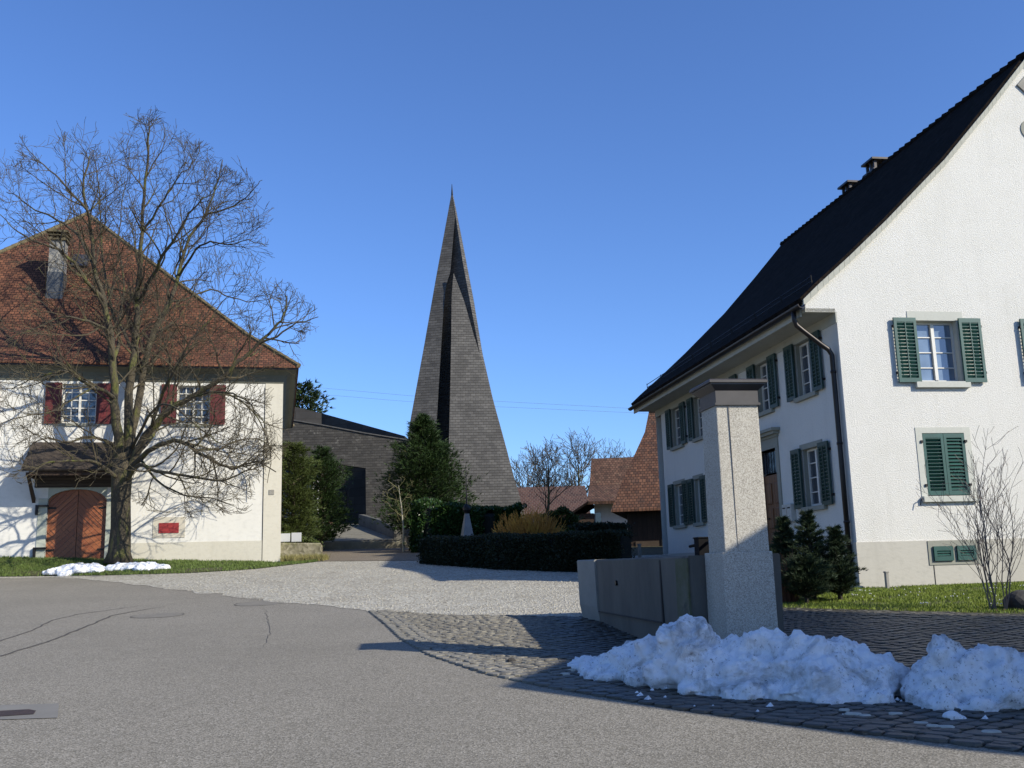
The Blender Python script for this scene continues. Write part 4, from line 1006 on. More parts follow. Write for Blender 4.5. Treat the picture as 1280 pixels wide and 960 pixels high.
def ridgeblobs(path,n,seed,smin=.08,smax=.22):
    """path: (x,y,half width,height)"""
    rng=random.Random(seed); out=[]
    for i in range(n):
        t=rng.random()*(len(path)-1); k=int(t); f=t-k; a,b=path[k],path[min(k+1,len(path)-1)]
        x,y,wd,h=[a[j]+(b[j]-a[j])*f for j in range(4)]
        d=Vector((b[0]-a[0],b[1]-a[1])).normalized(); q=Vector((-d.y,d.x))
        s=rng.uniform(-1,1); hh=h*(1-abs(s)**2.2)*rng.uniform(.55,1.0); r=rng.uniform(smin,smax)*(.6+.4*h/.5)
        r=min(r,h*.6+.05)
        px,py=x+q.x*s*wd,y+q.y*s*wd; g0=gz(py)
        zc=g0+max(hh-r*.8,.02)
        out.append((px,py,zc,r*rng.uniform(.9,1.4),r*rng.uniform(.9,1.4),r*rng.uniform(.7,1)))
        # fill below
        if hh>r: out.append((px,py,g0+hh*.35,r*1.3,r*1.3,hh*.5))
    for k in range(len(path)-1):
        a,b=path[k],path[k+1]
        for m_ in range(5):
            f=m_/5; x,y,wd,h=[a[j]+(b[j]-a[j])*f for j in range(4)]
            out.append((x,y,gz(y)+h*.25,wd*.85,wd*.7,h*.55))
    return out
metasnow('snow_pile',ridgeblobs([(.66,10.95,.12,.12),(.95,10.3,.26,.28),(1.25,9.75,.36,.52),(1.55,9.45,.42,.68),(1.9,9.25,.42,.60),(2.2,9.1,.42,.56),(2.5,8.95,.45,.60),(2.8,8.85,.44,.52),(3.02,8.78,.36,.46),(3.12,8.72,.2,.2)],170,4,.06,.19),.024,'long heap of old grey-white snow in front of the fountain pillar',3)
metasnow('snow_pile',ridgeblobs([(3.3,8.5,.16,.28),(3.5,8.4,.38,.52),(3.85,8.35,.44,.55),(4.3,8.25,.4,.36),(4.9,8.2,.42,.42),(5.5,8.1,.45,.45),(6.3,8.0,.35,.3)],130,9,.06,.19),.024,'dirty snow heap at the right edge, separated by a gap from the long one',11)
def bankblobs(cx,cy,w,d,h,n,seed):
    rng=random.Random(seed); out=[]
    for i in range(n):
        s=rng.uniform(-1,1); t=rng.uniform(-1,1); 
        if s*s+t*t>1: continue
        r=rng.uniform(.07,.15); x=cx+s*w; y=cy+t*d; out.append((x,y,bankz(x,y)+h*(1-s*s)*rng.uniform(.1,.8),r*2,r*1.5,r))
    return out
p1=at(95,716,30.9); p2=at(170,713,31.1)
metasnow('snow_pile',bankblobs(p1.x,30.95,.85,.35,.16,70,2),.035,'small patch of crumbling snow on the verge, left of two below the big tree',5,.9)
metasnow('snow_pile',bankblobs(p2.x,31.15,.9,.3,.10,70,3),.035,'small smooth patch of snow on the verge, right of two below the big tree',6,.6)
p=gat(1190,902); metasnow('snow_lump',[(p.x,p.y,p.z+.03,.075,.06,.05),(p.x+.06,p.y-.02,p.z+.02,.05,.04,.03)],.012,'small lump of snow lying on the cobbles before the dirty heap',5,.15); bpy.data.objects['snow_lump']['category']='snow'; del bpy.data.objects['snow_lump']['group']
mb=MB(); rng=random.Random(2); p=gat(640,830)
bm=bmesh.new(); bmesh.ops.create_icosphere(bm,subdivisions=2,radius=.05)
for v in bm.verts: v.co*= (1+.4*noise.noise(v.co*22)); v.co.z*=.6
me=bpy.data.meshes.new('dirt_clod'); bm.to_mesh(me); bm.free(); me.materials.append(simple('dark_clod',(.05,.045,.04),None,6,.9,30,.5)); o=bpy.data.objects.new('dirt_clod',me); COL.objects.link(o); o.location=(p.x,p.y,p.z+.04)
tag(o,'dark clod of dirt lying on the sunny cobbles left of the snow','clod')
# scattered snow crumbs at the foot of the heaps
mb=MB(); rng=random.Random(12)
for i in range(45):
    x=rng.uniform(.9,5.5); y=8.15-.2*x+rng.uniform(-.1,1.4) if x<4 else rng.uniform(6.9,8.0)
    r=rng.uniform(.008,.035); z=gz(y)+.03
    if y<6.5 or not inside(x,y,cobp): continue
    mb.add([(x-r,y,z),(x,y-r,z),(x+r,y,z),(x,y+r,z),(x+r*.2,y,z+r)],[(0,1,4),(1,2,4),(2,3,4),(3,0,4)])
tag(mb.build('snow_crumbs',snow,norm=False),kind='stuff')
# dark boulder by the bare bush
p=gat(1278,764); bm=bmesh.new(); bmesh.ops.create_icosphere(bm,subdivisions=3,radius=.3)
for v in bm.verts: v.co*= (1+.25*noise.noise(v.co*3)); v.co.z*=.7
me=bpy.data.meshes.new('boulder'); bm.to_mesh(me); bm.free(); me.materials.append(simple('dark_rock',(.06,.058,.055),(.035,.033,.03),5,.9,25,.6,.01)); o=bpy.data.objects.new('boulder',me); COL.objects.link(o); o.location=(p.x+.1,p.y+.1,p.z+.1)
tag(o,'dark grey rock on the lawn right of the bare bush','rock')
# ------------------------------------------------------------------ bare trees
def rot_dir(d,ang,az):
    u=d.orthogonal().normalized(); v=d.cross(u); return (d*cos(ang)+(u*cos(az)+v*sin(az))*sin(ang)).normalized()
class Tree:
    def __init__(s,rng,env=None,up=.12,minr=.006,sides=(7,5,3)):
        s.rng=rng; s.env=env; s.up=up; s.big=MB(); s.small=MB(); s.minr=minr; s.sides=sides; s.n=0
    def put(s,path,rs):
        r=max(rs); m=s.big if r>.045 else s.small
        m.tube(path,rs,s.sides[0] if r>.06 else (s.sides[1] if r>.022 else s.sides[2]),cap=False); s.n+=1
    def grow(s,p,d,L,r,lvl,spec):
        rng=s.rng; seg=spec[lvl]['seg']; n=max(3,int(L/seg)); path=[p.copy()]; rs=[r]; q=p.copy()
        wob=spec[lvl].get('wob',.16); up=spec[lvl].get('up',s.up)
        for i in range(n):
            d=(d+Vector((rng.gauss(0,wob),rng.gauss(0,wob),rng.gauss(0,wob)))+Vector((0,0,up))).normalized()
            q=q+d*(L/n)
            if s.env and not s.env(q): 
                if i<1: return
                break
            path.append(q.copy()); rs.append(max(s.minr,r*(1-.72*(i+1)/n)))
        if len(path)<2: return
        s.put(path,rs)
        s.kids(path,rs,L,lvl,spec)
    def kids(s,path,rs,L,lvl,spec,t0=.22):
        if lvl+1>=len(spec): return
        rng=s.rng; sp=spec[lvl+1]; cnt=max(2,int(L*sp['den'])); az=rng.uniform(0,6.28)
        m=len(path)-1
        for i in range(cnt):
            t=t0+(1-t0)*(i+rng.random())/cnt; f=t*m; k=min(int(f),m-1); f-=k
            p=path[k].lerp(path[k+1],f); r=rs[k]+(rs[k+1]-rs[k])*f; dd=(path[k+1]-path[k]).normalized()
            az+=2.4+rng.uniform(-.5,.5); d=rot_dir(dd,rng.uniform(*sp.get('ang',(.5,1.0))),az)
            ln=sp['len']*rng.uniform(.6,1.25)*(1-.45*t)
            s.grow(p,d,ln,max(s.minr,min(r*.62,sp['r'])),lvl+1,spec)
def px_tree_env(outline,Y,depth):
    """crown limits on the tree's own plane, rounded off in depth"""
    P_=[at(x,y,Y) for x,y in outline]; poly=[(p.x,p.z) for p in P_]
    cx=sum(p[0] for p in poly)/len(poly); 
    def f(q):
        sc_=Y/max(1,q.y)*(1+.13*noise.noise(q*.75)); q=Vector((q.x*sc_,q.y,1.6+(q.z-1.6)*sc_))
        k=1/math.sqrt(max(.05,1-min(.95,((q.y-Y)/depth)**2)))
        return abs(q.y-Y)<depth and inside(cx+(q.x-cx)*k,q.z,poly)
    return f
TY=32.0
def T(px,py,dy=0): return at(px,py,TY+dy)
outl=[(-30,470),(-12,330),(5,225),(45,172),(100,158),(150,140),(200,143),(240,175),(285,200),(322,225),(340,290),(335,345),(372,352),(408,392),(405,425),(352,470),(352,560),(345,605),(300,640),(220,650),(170,628),(120,632),(60,618),(10,600),(-25,560)]
env=px_tree_env(outl,TY,5.5)
rng=random.Random(21)
BT=empty('bare_tree',(T(150,697).x,TY,T(150,697).z-.05),0,'large bare spreading tree with mossy trunk on the grass before the red-roofed house','tree')
tr=Tree(rng,env,up=.05,minr=.0062)
tb=T(150,700)
trunk=[T(148,704),T(149,690),T(151,660),T(151,625),T(152,598),T(153,575)]
tr.big.tube([p for p in trunk],[.47,.35,.31,.30,.32,.29],12)
limbs=[ # px path with depth offset, start radius, end radius
 ([(151,590,0),(148,545,-.1),(143,500,-.2),(141,450,-.3),(138,410,-.5),(128,372,-.7),(118,333,-1.0),(114,285,-1.2),(104,240,-1.5),(112,195,-1.5)],.24,.03),
 ([(156,590,.1),(160,545,.2),(162,490,.3),(168,440,.4),(171,395,.5),(174,345,.4),(177,290,.3),(182,225,.2),(185,175,.1),(186,150,0)],.24,.02),
 ([(157,585,.2),(166,540,.6),(176,480,.9),(187,430,1.2),(203,395,1.5),(219,362,1.7),(228,325,1.9),(238,297,2.0),(256,270,2.1),(270,235,2.1),(278,200,2)],.20,.02),
 ([(158,592,0),(172,565,-.1),(190,535,-.4),(210,515,-.6),(230,502,-.8),(256,486,-1.0),(285,466,-1.2),(303,447,-1.3),(322,430,-1.4),(343,410,-1.5),(354,395,-1.5),(358,370,-1.4)],.19,.03),
 ([(322,430,-1.4),(345,420,-1.6),(372,404,-1.7),(398,396,-1.8)],.06,.015),
 ([(158,597,.1),(176,572,-.4),(200,556,-.9),(224,551,-1.2),(245,563,-1.5),(268,576,-1.7),(290,586,-1.8),(308,580,-1.9),(322,577,-2),(345,590,-2.1)],.13,.02),
 ([(157,600,-.1),(175,580,-.8),(190,588,-1.2),(210,592,-1.6),(245,597,-2.0),(282,600,-2.3),(303,590,-2.4),(322,578,-2.5)],.10,.02),
 ([(170,570,.1),(190,545,1.0),(205,520,1.6),(220,490,2.2),(228,455,2.6),(232,420,2.8)],.12,.03),
 ([(148,600,-.1),(136,588,-.7),(118,577,-1.2),(95,575,-1.6),(70,577,-1.9),(42,583,-2.1),(15,590,-2.2)],.095,.015),
 ([(146,560,-.1),(134,552,-.8),(112,546,-1.3),(88,553,-1.7),(60,548,-2),(30,560,-2.2)],.085,.015),
 ([(143,500,-.2),(132,490,-.8),(112,482,-1.3),(86,464,-1.6),(62,468,-1.9),(40,474,-2),(14,487,-2.2)],.10,.015),
 ([(139,420,-.4),(126,408,-1),(104,400,-1.5),(76,398,-1.8),(40,412,-2),(8,425,-2.1)],.08,.015),
 ([(129,374,-.7),(108,350,-1.2),(92,328,-1.6),(72,312,-2),(48,303,-2.3),(22,290,-2.4),(0,268,-2.4)],.10,.015),
 ([(118,336,-1),(105,305,-.6),(86,284,-.2),(66,272,.2),(44,262,.4),(22,246,.5),(8,240,.5)],.08,.015),
 ([(114,290,-1.2),(108,262,-1.8),(88,240,-2.3),(68,218,-2.6),(48,200,-2.8),(33,184,-2.9)],.07,.012),
 ([(141,450,-.3),(150,420,.5),(138,380,1.4),(129,330,2),(126,275,2.4),(124,228,2.5),(116,188,2.5)],.09,.015),
 ([(178,290,.3),(196,262,-.2),(210,240,-.7),(222,222,-1),(240,205,-1.2),(250,188,-1.3)],.06,.012),
 ([(172,380,.5),(192,345,-.3),(203,320,-.9),(222,292,-1.5),(236,268,-1.8),(252,250,-2),(268,240,-2.1)],.10,.015),
 ([(224,345,1.8),(245,312,1),(263,302,.5),(285,305,0),(310,300,-.3),(332,308,-.6)],.06,.012),
 ([(256,270,2.1),(280,262,1.7),(300,252,1.3),(318,235,1.0),(328,225,.9)],.055,.012),
 ([(210,378,1.6),(238,372,2.2),(262,362,2.6),(290,372,2.8),(318,378,2.9),(340,372,2.8)],.06,.012),
 ([(168,440,.4),(150,405,2.0),(155,360,2.9),(148,310,3.4),(152,260,3.5),(160,215,3.3)],.08,.012),
 ([(190,535,-.4),(205,490,-2),(222,455,-2.8),(240,425,-3.2),(262,398,-3.4),(285,370,-3.4)],.085,.012),
 ([(232,502,-.8),(262,490,-1.8),(290,492,-2.4),(312,505,-2.8),(330,530,-3),(336,560,-3)],.055,.012),
 ([(232,502,-.8),(262,490,.6),(300,500,1.2),(325,528,1.6),(338,565,1.9),(334,604,2.1)],.06,.012),
 ([(176,574,-.4),(196,600,-1.2),(228,618,-1.9),(262,622,-2.3),(292,632,-2.5)],.06,.012),
 ([(245,563,-1.5),(275,560,-.6),(305,548,.2),(330,552,.6),(350,575,.8)],.055,.012),
 ([(165,560,.2),(186,520,-1.6),(205,505,-2.6),(232,520,-3.4),(262,545,-3.9),(290,560,-4.1)],.07,.012),
 ([(120,480,-1.1),(90,500,-2),(60,515,-2.5),(30,520,-2.7),(0,530,-2.8)],.05,.012)]
spec=[dict(seg=.5,r=.2),dict(den=2.15,len=2.6,r=.036,seg=.26,ang=(.45,1.0),wob=.17,up=.06),dict(den=3.6,len=1.35,r=.015,seg=.18,ang=(.45,.95),wob=.19,up=.06),dict(den=5.4,len=.6,r=.0088,seg=.14,ang=(.4,.9),wob=.2,up=.07)]
for L,ra,rb in limbs:
    P_=[T(*q) for q in L]
    # smooth the path a little with inserted noise
    fine=[]; 
    for i in range(len(P_)-1):
        for k in range(3):
            t=k/3; a=P_[max(i-1,0)]; b=P_[i]; c_=P_[i+1]; d_=P_[min(i+2,len(P_)-1)]
            q=.5*((2*b)+(c_-a)*t+(2*a-5*b+4*c_-d_)*t*t+(3*b-a-3*c_+d_)*t*t*t)
            if i or k: q=q+Vector((rng.uniform(-1,1),rng.uniform(-1,1),rng.uniform(-1,1)))*.035
            fine.append(q)
    fine.append(P_[-1]); n=len(fine); rs=[.8*(ra+(rb-ra)*(i/(n-1))**.75) for i in range(n)]
    tr.big.tube(fine,rs,9,cap=False)
    Lg=sum((fine[i+1]-fine[i]).length for i in range(n-1))
    tr.kids(fine,rs,Lg,0,spec,.2)
loc=Vector(BT.location)
def bshift(mb,loc): mb.v=[(x-loc.x,y-loc.y,z-loc.z) for x,y,z in mb.v]
bshift(tr.big,loc); bshift(tr.small,loc)
tr.big.build('trunk',bark,BT,smooth=True,norm=False); tr.small.build('crown',twig,BT,norm=False)
print('tree segs',tr.n,len(tr.small.v))
# distant bare trees
def bare(loc,h,spread,seed,label,spec,mat=twigG,tm=None,group=None,r0=None,name='bare_tree',lean=0,first=.3,minr=.02,cat='tree'):
    rng=random.Random(seed); t=empty(name,loc,0,label,cat,group); T_=Tree(rng,None,up=.1,minr=minr,sides=(6,4,3))
    r0=r0 or h*.018; path=[]; rs=[]; n=10; p=Vector((0,0,-.2)); d=Vector((lean,0,1)).normalized()
    for i in range(n+1):
        path.append(p.copy()); rs.append(r0*(1-.85*i/n)); d=(d+Vector((rng.gauss(0,.05),rng.gauss(0,.05),.05))).normalized(); p=p+d*h/n
    T_.big.tube(path,rs,8,cap=False); T_.kids(path,rs,h,0,spec,first)
    T_.big.build('trunk',tm or bark,t,smooth=True,norm=False)
    if T_.small.v: T_.small.build('crown',mat,t,norm=False)
    return t
bs=[{},dict(den=3.6,len=4.0,r=.10,seg=.5,ang=(.4,.9),wob=.14,up=.13),dict(den=2.4,len=1.9,r=.045,seg=.4,ang=(.4,.9),wob=.18,up=.1),dict(den=3.2,len=1.0,r=.022,seg=.3,ang=(.4,.9),wob=.2,up=.08)]
pz=lambda x,Y: at(x,690,Y).x
kinds=[(655,84,6.4,'small bare tree behind, just right of the spire foot'),(690,86,7.2,'bare tree in the distance above the purple-brown roof, left of the tallest'),(727,84,7.8,'tallest bare tree in the distance, over the gap between the two far roofs'),(770,92,7.6,'hazy bare tree in the distance behind the farmhouse roof'),(806,98,7.6,'hazy bare tree farthest right, cut by the steep barn roof')]
for i,(x,Y,h,lb) in enumerate(kinds):
    bare((pz(x,Y),Y,3.1),h,1,40+i,lb,bs,group='bare trees on the horizon',r0=.2,minr=.017)
# small bare tree in the garden before the brown roof
gs=[{},dict(den=3.2,len=1.5,r=.03,seg=.25,ang=(.6,1.1),wob=.15,up=.06),dict(den=3.5,len=.8,r=.015,seg=.2,ang=(.5,.9),wob=.2,up=.05),dict(den=3.5,len=.4,r=.010,seg=.15,ang=(.5,.9),wob=.2,up=.05)]
p=at(685,672,34); bare((p.x,34,gz(34)),at(685,575,34).z-gz(34),1,5,'slim dark bare tree in the garden beside the orange shrub',gs,r0=.09,minr=.008,mat=twig,first=.45,name='garden_tree')
# sapling with pale stem by the ramp
ss=[{},dict(den=4.5,len=1.1,r=.018,seg=.2,ang=(.7,1.1),wob=.12,up=.02),dict(den=4.5,len=.5,r=.011,seg=.15,ang=(.5,.9),wob=.2,up=.04),dict(den=4,len=.25,r=.008,seg=.12,ang=(.5,.9),wob=.2,up=.04)]
p=at(504,673,42); bare((p.x,42,gz(42)+.1),at(502,600,42).z-gz(42)-.1,1,6,'young bare sapling with pale straight stem in front of the tall conifer',ss,mat=simple('olive_twigs',(.20,.19,.08),(.13,.12,.05),3,.8,20,.1),tm=paleb,r0=.055,minr=.007,first=.35,name='sapling')
# multi-stemmed shrubs
def shrub(name,loc,h,w,stems,seed,label,mat,spec,r0=.012,minr=.004,cat='shrub',fan=.35):
    rng=random.Random(seed); t=empty(name,loc,0,label,cat); T_=Tree(rng,None,up=.12,minr=minr,sides=(5,4,3))
    for i in range(stems):
        a=rng.uniform(0,6.28); k=rng.random()**.7; d=Vector((cos(a)*k*fan,sin(a)*k*fan,1)).normalized()
        T_.grow(Vector((cos(a)*w*.2*k,sin(a)*w*.2*k,-.03)),d,h*rng.uniform(.65,1.05)*(1-.25*k),r0*rng.uniform(.7,1.2),0,spec)
    m=MB(); m.v=T_.big.v+T_.small.v; nb=len(T_.big.v); m.f=T_.big.f+[tuple(i+nb for i in f) for f in T_.small.f]
    m.build('branches',mat,t,norm=False)
    # litter of dead leaves round the foot
    b_=MB(); 
    for i in range(30):
        x,y=rng.gauss(0,w*.18),rng.gauss(0,w*.18); r=rng.uniform(.01,.025); b_.add([(x-r,y,.03),(x,y-r,.035),(x+r,y,.03),(x,y+r,.045)],[(0,1,2,3)])
    b_.build('leaf_litter',simple('brown_litter',(.12,.08,.04),None,3,.9,20,.1),t,norm=False)
    return t
sb=[dict(seg=.12,wob=.09,up=.06,r=.01),dict(den=5.5,len=.85,r=.007,seg=.12,ang=(.35,.8),wob=.12,up=.12),dict(den=5,len=.38,r=.0045,seg=.09,ang=(.4,.8),wob=.16,up=.1)]
p=gat(1243,764); shrub('bare_bush',(p.x,p.y,gz(p.y)),2.55,1.0,11,3,'many-stemmed bare bush on the lawn against the white gable wall',simple('bare_bush_bark',(.24,.185,.155),(.16,.125,.10),3,.8,20,.1),sb,r0=.0125,minr=.0028,cat='bush',fan=.42)
so_=[dict(seg=.15,wob=.06,up=.02,r=.01),dict(den=5,len=.5,r=.008,seg=.12,ang=(.25,.6),wob=.1,up=.1)]
p=at(661,672,33); shrub('orange_shrub',(p.x,33,gz(33)),at(661,636,33).z-gz(33),2,420,4,'bushy shrub of fine orange-yellow twigs above the dark hedge',twigO,so_,r0=.012,minr=.008,fan=.95)
p=at(985,752,17.3); shrub('rusty_shrub',(p.x,17.3,gz(17.3)),.72,.6,170,5,'low rust-brown twiggy shrub at the foot of the small spruces',twigRd,so_,r0=.007,minr=.004,fan=.55)
# ------------------------------------------------------------------ evergreens
def tuft(mb,p,d,rng,n,l,w):
    for k in range(n):
        dd=(d+Vector((rng.uniform(-1,1),rng.uniform(-1,1),rng.uniform(-1,1)))*.75).normalized(); s=dd.orthogonal().normalized(); s.rotate(Matrix.Rotation(rng.uniform(0,3.14),3,dd)); ll=l*rng.uniform(.6,1.3)
        mb.v+= [tuple(p-s*w),tuple(p+s*w),tuple(p+dd*ll)]; m=len(mb.v); mb.f.append((m-3,m-2,m-1))
def evergreen(name,loc,prof,seed,label,mat,nb=130,tn=26,tl=.16,tw=.02,cat='tree',group=None,droop=-.05,jit=.25,upk=.25,flat=.35,sp0=.09):
    """prof: list of (height, radius); boughs spring from the trunk and carry tufts of needles"""
    rng=random.Random(seed); t=empty(name,loc,0,label,cat,group); cr=MB(); tk=MB(); H_=prof[-1][0]
    tk.tube([(0,0,-.2),(0,0,H_*.5),(0,0,H_*.96)],[H_*.020+.02,H_*.012+.02,.01],7)
    def rad_(z):
        for (a,ra),(b,rb) in zip(prof,prof[1:]):
            if z<=b: return ra+(rb-ra)*(z-a)/(b-a)
        return .05
    z0=prof[0][0]
    for i in range(nb):
        z=z0+(H_-z0)*(i/nb)**1.05; a=i*2.4+rng.uniform(-.4,.4); R_=rad_(z)*(1+rng.uniform(-jit,jit)*1.0)*(1+.25*noise.noise(Vector((cos(a)*1.2,sin(a)*1.2,z*.7+seed))))
        if R_<.06: R_=.06
        d=Vector((cos(a),sin(a),upk+droop*(1-z/H_)*4)); e=Vector((0,0,max(0,z-R_*.1)))
        n=max(3,int(R_/.22)); 
        tk.tube([e,e+d*R_*.9],[.02+.012*R_,.006],4,cap=False)
        m=int(tn*(.4+R_))
        for k in range(m):
            f=rng.random()**.55; q=e+d*R_*f
            sp=.13*R_+sp0; q=q+Vector((rng.gauss(0,sp),rng.gauss(0,sp),rng.gauss(0,sp*flat)))
            tuft(cr,q,Vector((d.x,d.y,.55)),rng,5,tl,tw)
    tk.build('trunk',bark,t,smooth=True,norm=False); cr.build('crown',mat,t,norm=False); return t
def ev(px,py,Y,pts,**k):
    """pts: (py, half width in px) silhouette from bottom to top measured at distance Y"""
    b=at(px,py,Y); z0=gz(Y); s=Y/FPX
    prof=[(max(.15,at(px,y,Y).z-z0),w*s) for y,w in pts]
    return evergreen(loc=(b.x,Y,z0),prof=prof,**k)
ev(531,672,44,[(672,34),(655,43),(635,44),(612,42),(590,35),(575,29),(560,22),(545,15),(532,9),(524,4),(519,1)],name='conifer',seed=3,label='tall dark green conifer in front of the foot of the slate spire',mat=conif,nb=170,tn=50,tl=.19,tw=.016,jit=.42,upk=.6,sp0=.05)
ev(401,676,45,[(676,26),(655,30),(630,30),(605,27),(590,20),(575,13),(562,6)],name='conifer',seed=4,label='rounded green conifer left of the black church doorway',mat=conif,nb=85,tn=50,tl=.18,tw=.016,jit=.5,upk=.6,sp0=.06)
ev(366,676,42,[(676,26),(655,28),(625,27),(600,27),(585,22),(568,14),(556,5)],name='conifer',seed=5,label='yellowish green conifer beside the corner of the red-roofed house',mat=conifY,nb=85,tn=50,tl=.18,tw=.016,jit=.5,upk=.6,sp0=.06)
ev(375,690,76,[(600,10),(560,22),(530,30),(512,28),(498,22),(488,12),(482,3)],name='pine',seed=6,label='distant pine top rising over the dark church roof',mat=foliage('pine_needles',(.035,.06,.02),(.02,.038,.014)),nb=120,tn=9,tl=.4,tw=.06,jit=.45,upk=.6)
# three little spruces by the white house
for i,(px,by,Y,pts,lb) in enumerate(((1017,742,17.6,[(742,28),(715,28),(690,18),(665,9),(640,2)],'tallest of the little dark spruces below the shaded house windows'),(986,745,17.9,[(745,26),(720,25),(695,15),(670,8),(648,2)],'slim little spruce left of the tallest one, below the letter boxes'),(1050,744,17.4,[(744,24),(720,20),(695,14),(676,7),(660,2)],'short little spruce nearest the house corner and downpipe'),(1008,748,17.0,[(748,24),(730,27),(712,20),(700,6)],'low spreading spruce at the front of the little group'))):
    ev(px,by,Y,pts,name='small_spruce',seed=20+i,label=lb,mat=spruceM,nb=66,tn=95,tl=.085,tw=.006,group='little spruces by the house',droop=-.03,jit=.42,upk=.5,cat='spruce',flat=.2,sp0=.015)
# hedges and garden shrubs: leafy masses with an uneven surface
def leafmass(name,pts,label,mat,n,leaf,seed,core=True,cat='hedge',w=.6,lump=.16):
    """pts: centre line (x,y,height); leaves over a lumpy body"""
    rng=random.Random(seed); t=empty(name,(pts[0][0],pts[0][1],gz(pts[0][1])),0,label,cat); o0=Vector(t.location); mb=MB(); cb=MB()
    rings=[]
    for i,p in enumerate(pts):
        d=Vector((pts[min(i+1,len(pts)-1)][0]-pts[max(i-1,0)][0],pts[min(i+1,len(pts)-1)][1]-pts[max(i-1,0)][1],0)).normalized(); q=Vector((-d.y,d.x,0))
        b=Vector((p[0],p[1],gz(p[1]))); h=p[2]; ww=w*.80
        rings.append([b+q*ww-o0-Vector((0,0,.1)),b-q*ww-o0-Vector((0,0,.1)),b-q*ww*.97-o0+Vector((0,0,h*.86)),b-q*ww*.5-o0+Vector((0,0,h*.94)),b+q*ww*.5-o0+Vector((0,0,h*.94)),b+q*ww*.97-o0+Vector((0,0,h*.86))])
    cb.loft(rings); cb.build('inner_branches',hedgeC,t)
    for i in range(n):
        k=rng.random()*(len(pts)-1); j=int(k); f=k-j; a,b=pts[j],pts[min(j+1,len(pts)-1)]
        x,y,h=[a[m]+(b[m]-a[m])*f for m in range(3)]; d=Vector((b[0]-a[0],b[1]-a[1],0)).normalized(); q=Vector((-d.y,d.x,0))
        u=rng.random(); hh=h*(1+lump*noise.noise(Vector((x*1.1,y*1.1,seed)))+.5*lump*noise.noise(Vector((x*3,y*3,seed))))
        if u<.62: s=rng.choice((-1,-1,-1,1)); z=hh*rng.random(); nn=q*s; pp=q*s*w*(1-.12*(z/hh)**3)
        else: s=rng.uniform(-1,1); z=hh*(1-.10*s**4); nn=Vector((0,0,1)); pp=q*s*w*.95
        pp=pp*(1+.2*noise.noise(Vector((x*1.6,y*1.6+7,z*1.6)))); b_=Vector((x,y,gz(y)+z))+pp-o0+Vector((rng.gauss(0,.03),rng.gauss(0,.03),rng.gauss(0,.03)))
        if f is not None and (k<.02 or k>len(pts)-1.02): b_+=d*rng.uniform(-.2,.2)
        l=leaf*rng.uniform(.6,1.3); dd=(nn+Vector((rng.uniform(-1,1),rng.uniform(-1,1),rng.uniform(-.8,1.2)))*.9).normalized(); s_2=dd.orthogonal().normalized(); s_2.rotate(Matrix.Rotation(rng.uniform(0,3.14),3,dd))
        mb.v+= [tuple(b_),tuple(b_+dd*l*.5+s_2*l*.3),tuple(b_+dd*l),tuple(b_+dd*l*.5-s_2*l*.3)]; m=len(mb.v); mb.f.append((m-4,m-3,m-2,m-1))
    # end caps of leaves
    mb.build('leaves',mat,t,norm=False); return t
def hp(px,Y,py): 
    p=at(px,py,Y); return (p.x,Y,p.z-gz(Y))
leafmass('clipped_hedge',[hp(541,32.0,674),hp(580,30.4,674),hp(640,28.4,672),hp(700,27.2,671),hp(745,26.6,668),hp(782,26.2,667)],'long dark clipped hedge in the shade along the gravel yard',hedgeM,42000,.07,1,w=.45,lump=.09)
leafmass('tall_hedge',[hp(720,29.5,658),hp(750,29.5,657),hp(782,29.5,658)],'taller block of dark hedge behind the clipped one, before the barn',hedgeM,9000,.08,2,w=.4,lump=.04)
p=[hp(552,37,640),hp(590,36.5,636),hp(620,36,639),hp(650,36,636)]
leafmass('laurel_hedge',p,'glossy green laurel hedge at the foot of the slate spire',laurel,26000,.13,3,w=.9,lump=.2)
leafmass('garden_bush',[hp(515,41,640),hp(530,41,625),hp(548,40.5,640),hp(560,40.5,650)],'dark spreading bush under the tall conifer, beside the bench',laurel,7000,.12,6,cat='bush',w=.8,lump=.3)
leafmass('garden_bush',[hp(676,37,652),hp(700,37,644),hp(722,37,652)],'green bush in the garden right of the orange shrub',conifY,7000,.10,4,cat='bush',w=.8,lump=.3)
leafmass('yellow_bush',[hp(686,35,664),hp(697,35,660),hp(706,35,666)],'small yellow-green bush over the hedge right of the slim bare tree',simple('yellow_leaves',(.30,.30,.06),(.16,.19,.04),4,.7,20,.1),2500,.08,5,cat='bush',w=.4,lump=.3)
leafmass('low_shrub',[hp(352,38,672),hp(375,38,670),hp(396,38,676)],'low yellow-green shrubs behind the two pale panels',conifY,5000,.09,7,cat='shrub',w=.6,lump=.3)
# dry grass at the foot of the low mossy wall
rng=random.Random(6); pts=[]
while len(pts)<2600:
    x=rng.uniform(-8.2,-6.7); y=rng.uniform(34.7,35.6); pts.append((x,y,gz(y)))
grass('dry_grass',pts,drygrass,.08,.30,.012,9)
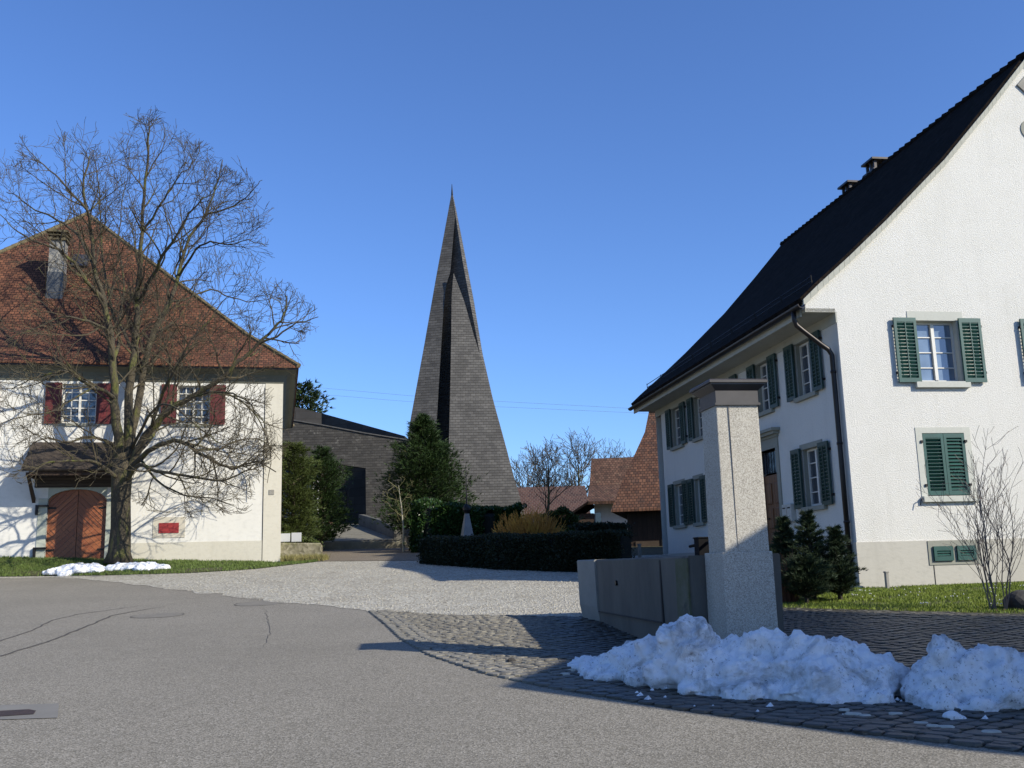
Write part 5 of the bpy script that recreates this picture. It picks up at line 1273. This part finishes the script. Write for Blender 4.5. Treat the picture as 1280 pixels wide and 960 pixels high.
# ------------------------------------------------------------------ garden monument and bench
p=at(584,676,34); t=empty('stone_obelisk',(p.x,34,gz(34)),rad(20),'slim pale stone obelisk topped by a dark finial, rising over the hedge','monument')
zt3=at(584,642,34).z-gz(34); mb=MB(); rbox(mb,-.45,.45,-.45,.45,-.1,.5,1); rbox(mb,-.22,.22,-.22,.22,.5,zt3,.3); mb.build('shaft',simple('pale_stone',(.30,.295,.29),(.2,.195,.19),3,.9,30,.3),t,bevel=.01)
mb=MB(); mb.loft([[(r*.7*cos(2*pi*k/10),r*.7*sin(2*pi*k/10),zt3+z) for k in range(10)] for z,r in ((-.02,.09),(.05,.13),(.12,.20),(.2,.20),(.28,.13),(.33,.05))]); mb.tube([(0,0,zt3+.3),(0,0,zt3+1.6)],[.025,.012],6); mb.box(-.1,.1,-.015,.015,zt3+.75,zt3+.8); mb.build('finial',iron,t)
p=at(523,674,42.2); t=empty('garden_bench',(p.x,42.2,at(523,677,42.2).z),rad(25),'small grey slatted bench in the shade under the tall conifer','bench')
mb=MB()
for k in range(3): mb.box(-.55,.55,-.2+k*.13,-.09+k*.13,.18,.21)
mb.build('seat',concrete,t)
mb=MB()
for k in range(3): mb.box(-.55,.55,.2,.23,.26+k*.1,.34+k*.1)
mb.build('backrest',concrete,t)
for x in (-.45,.4):
    mb=MB(); mb.box(x,x+.06,-.18,.2,-.1,.18); mb.box(x,x+.05,.19,.235,-.1,.55); mb.build('leg',concrete,t)
# ------------------------------------------------------------------ power lines, with the two poles that carry them behind the houses
def wire(P_,label):
    mb=MB(); pts=[]
    for a,b in zip(P_,P_[1:]):
        for k in range(14): 
            t_=k/14; q=a.lerp(b,t_); pts.append(q)
    pts.append(P_[-1]); mb.tube(pts,.011,4); return tag(mb.build('power_line',simple('wire_grey',(.12,.12,.13),None,3,.6,20,0),None),label,'power line','power lines in the sky')
wire([at(300,474,88),at(392,484,88),at(510,494.5,88),at(620,501.5,88),at(797,511,88),at(880,514,88)],'upper of two thin power lines crossing the sky behind the spire')
wire([at(300,484,88),at(395,492.5,88),at(511,502,88),at(624,508.5,88),at(792,516,88),at(880,519,88)],'lower of two thin power lines crossing the sky behind the spire')
# ------------------------------------------------------------------ one exposure-wide albedo calibration for every surface
for m in bpy.data.materials:
    if not m.use_nodes or m.name.startswith('old_snow'): continue
    t=m.node_tree; b=t.nodes.get('Principled BSDF'); i=b.inputs['Base Color']
    x=t.nodes.new('ShaderNodeMix'); x.data_type='RGBA'; x.blend_type='MULTIPLY'; x.inputs[0].default_value=1; x.inputs[7].default_value=(.79,.778,.745,1)
    if i.links: t.links.new(i.links[0].from_socket,x.inputs[6])
    else: x.inputs[6].default_value=i.default_value
    t.links.new(x.outputs[2],i)
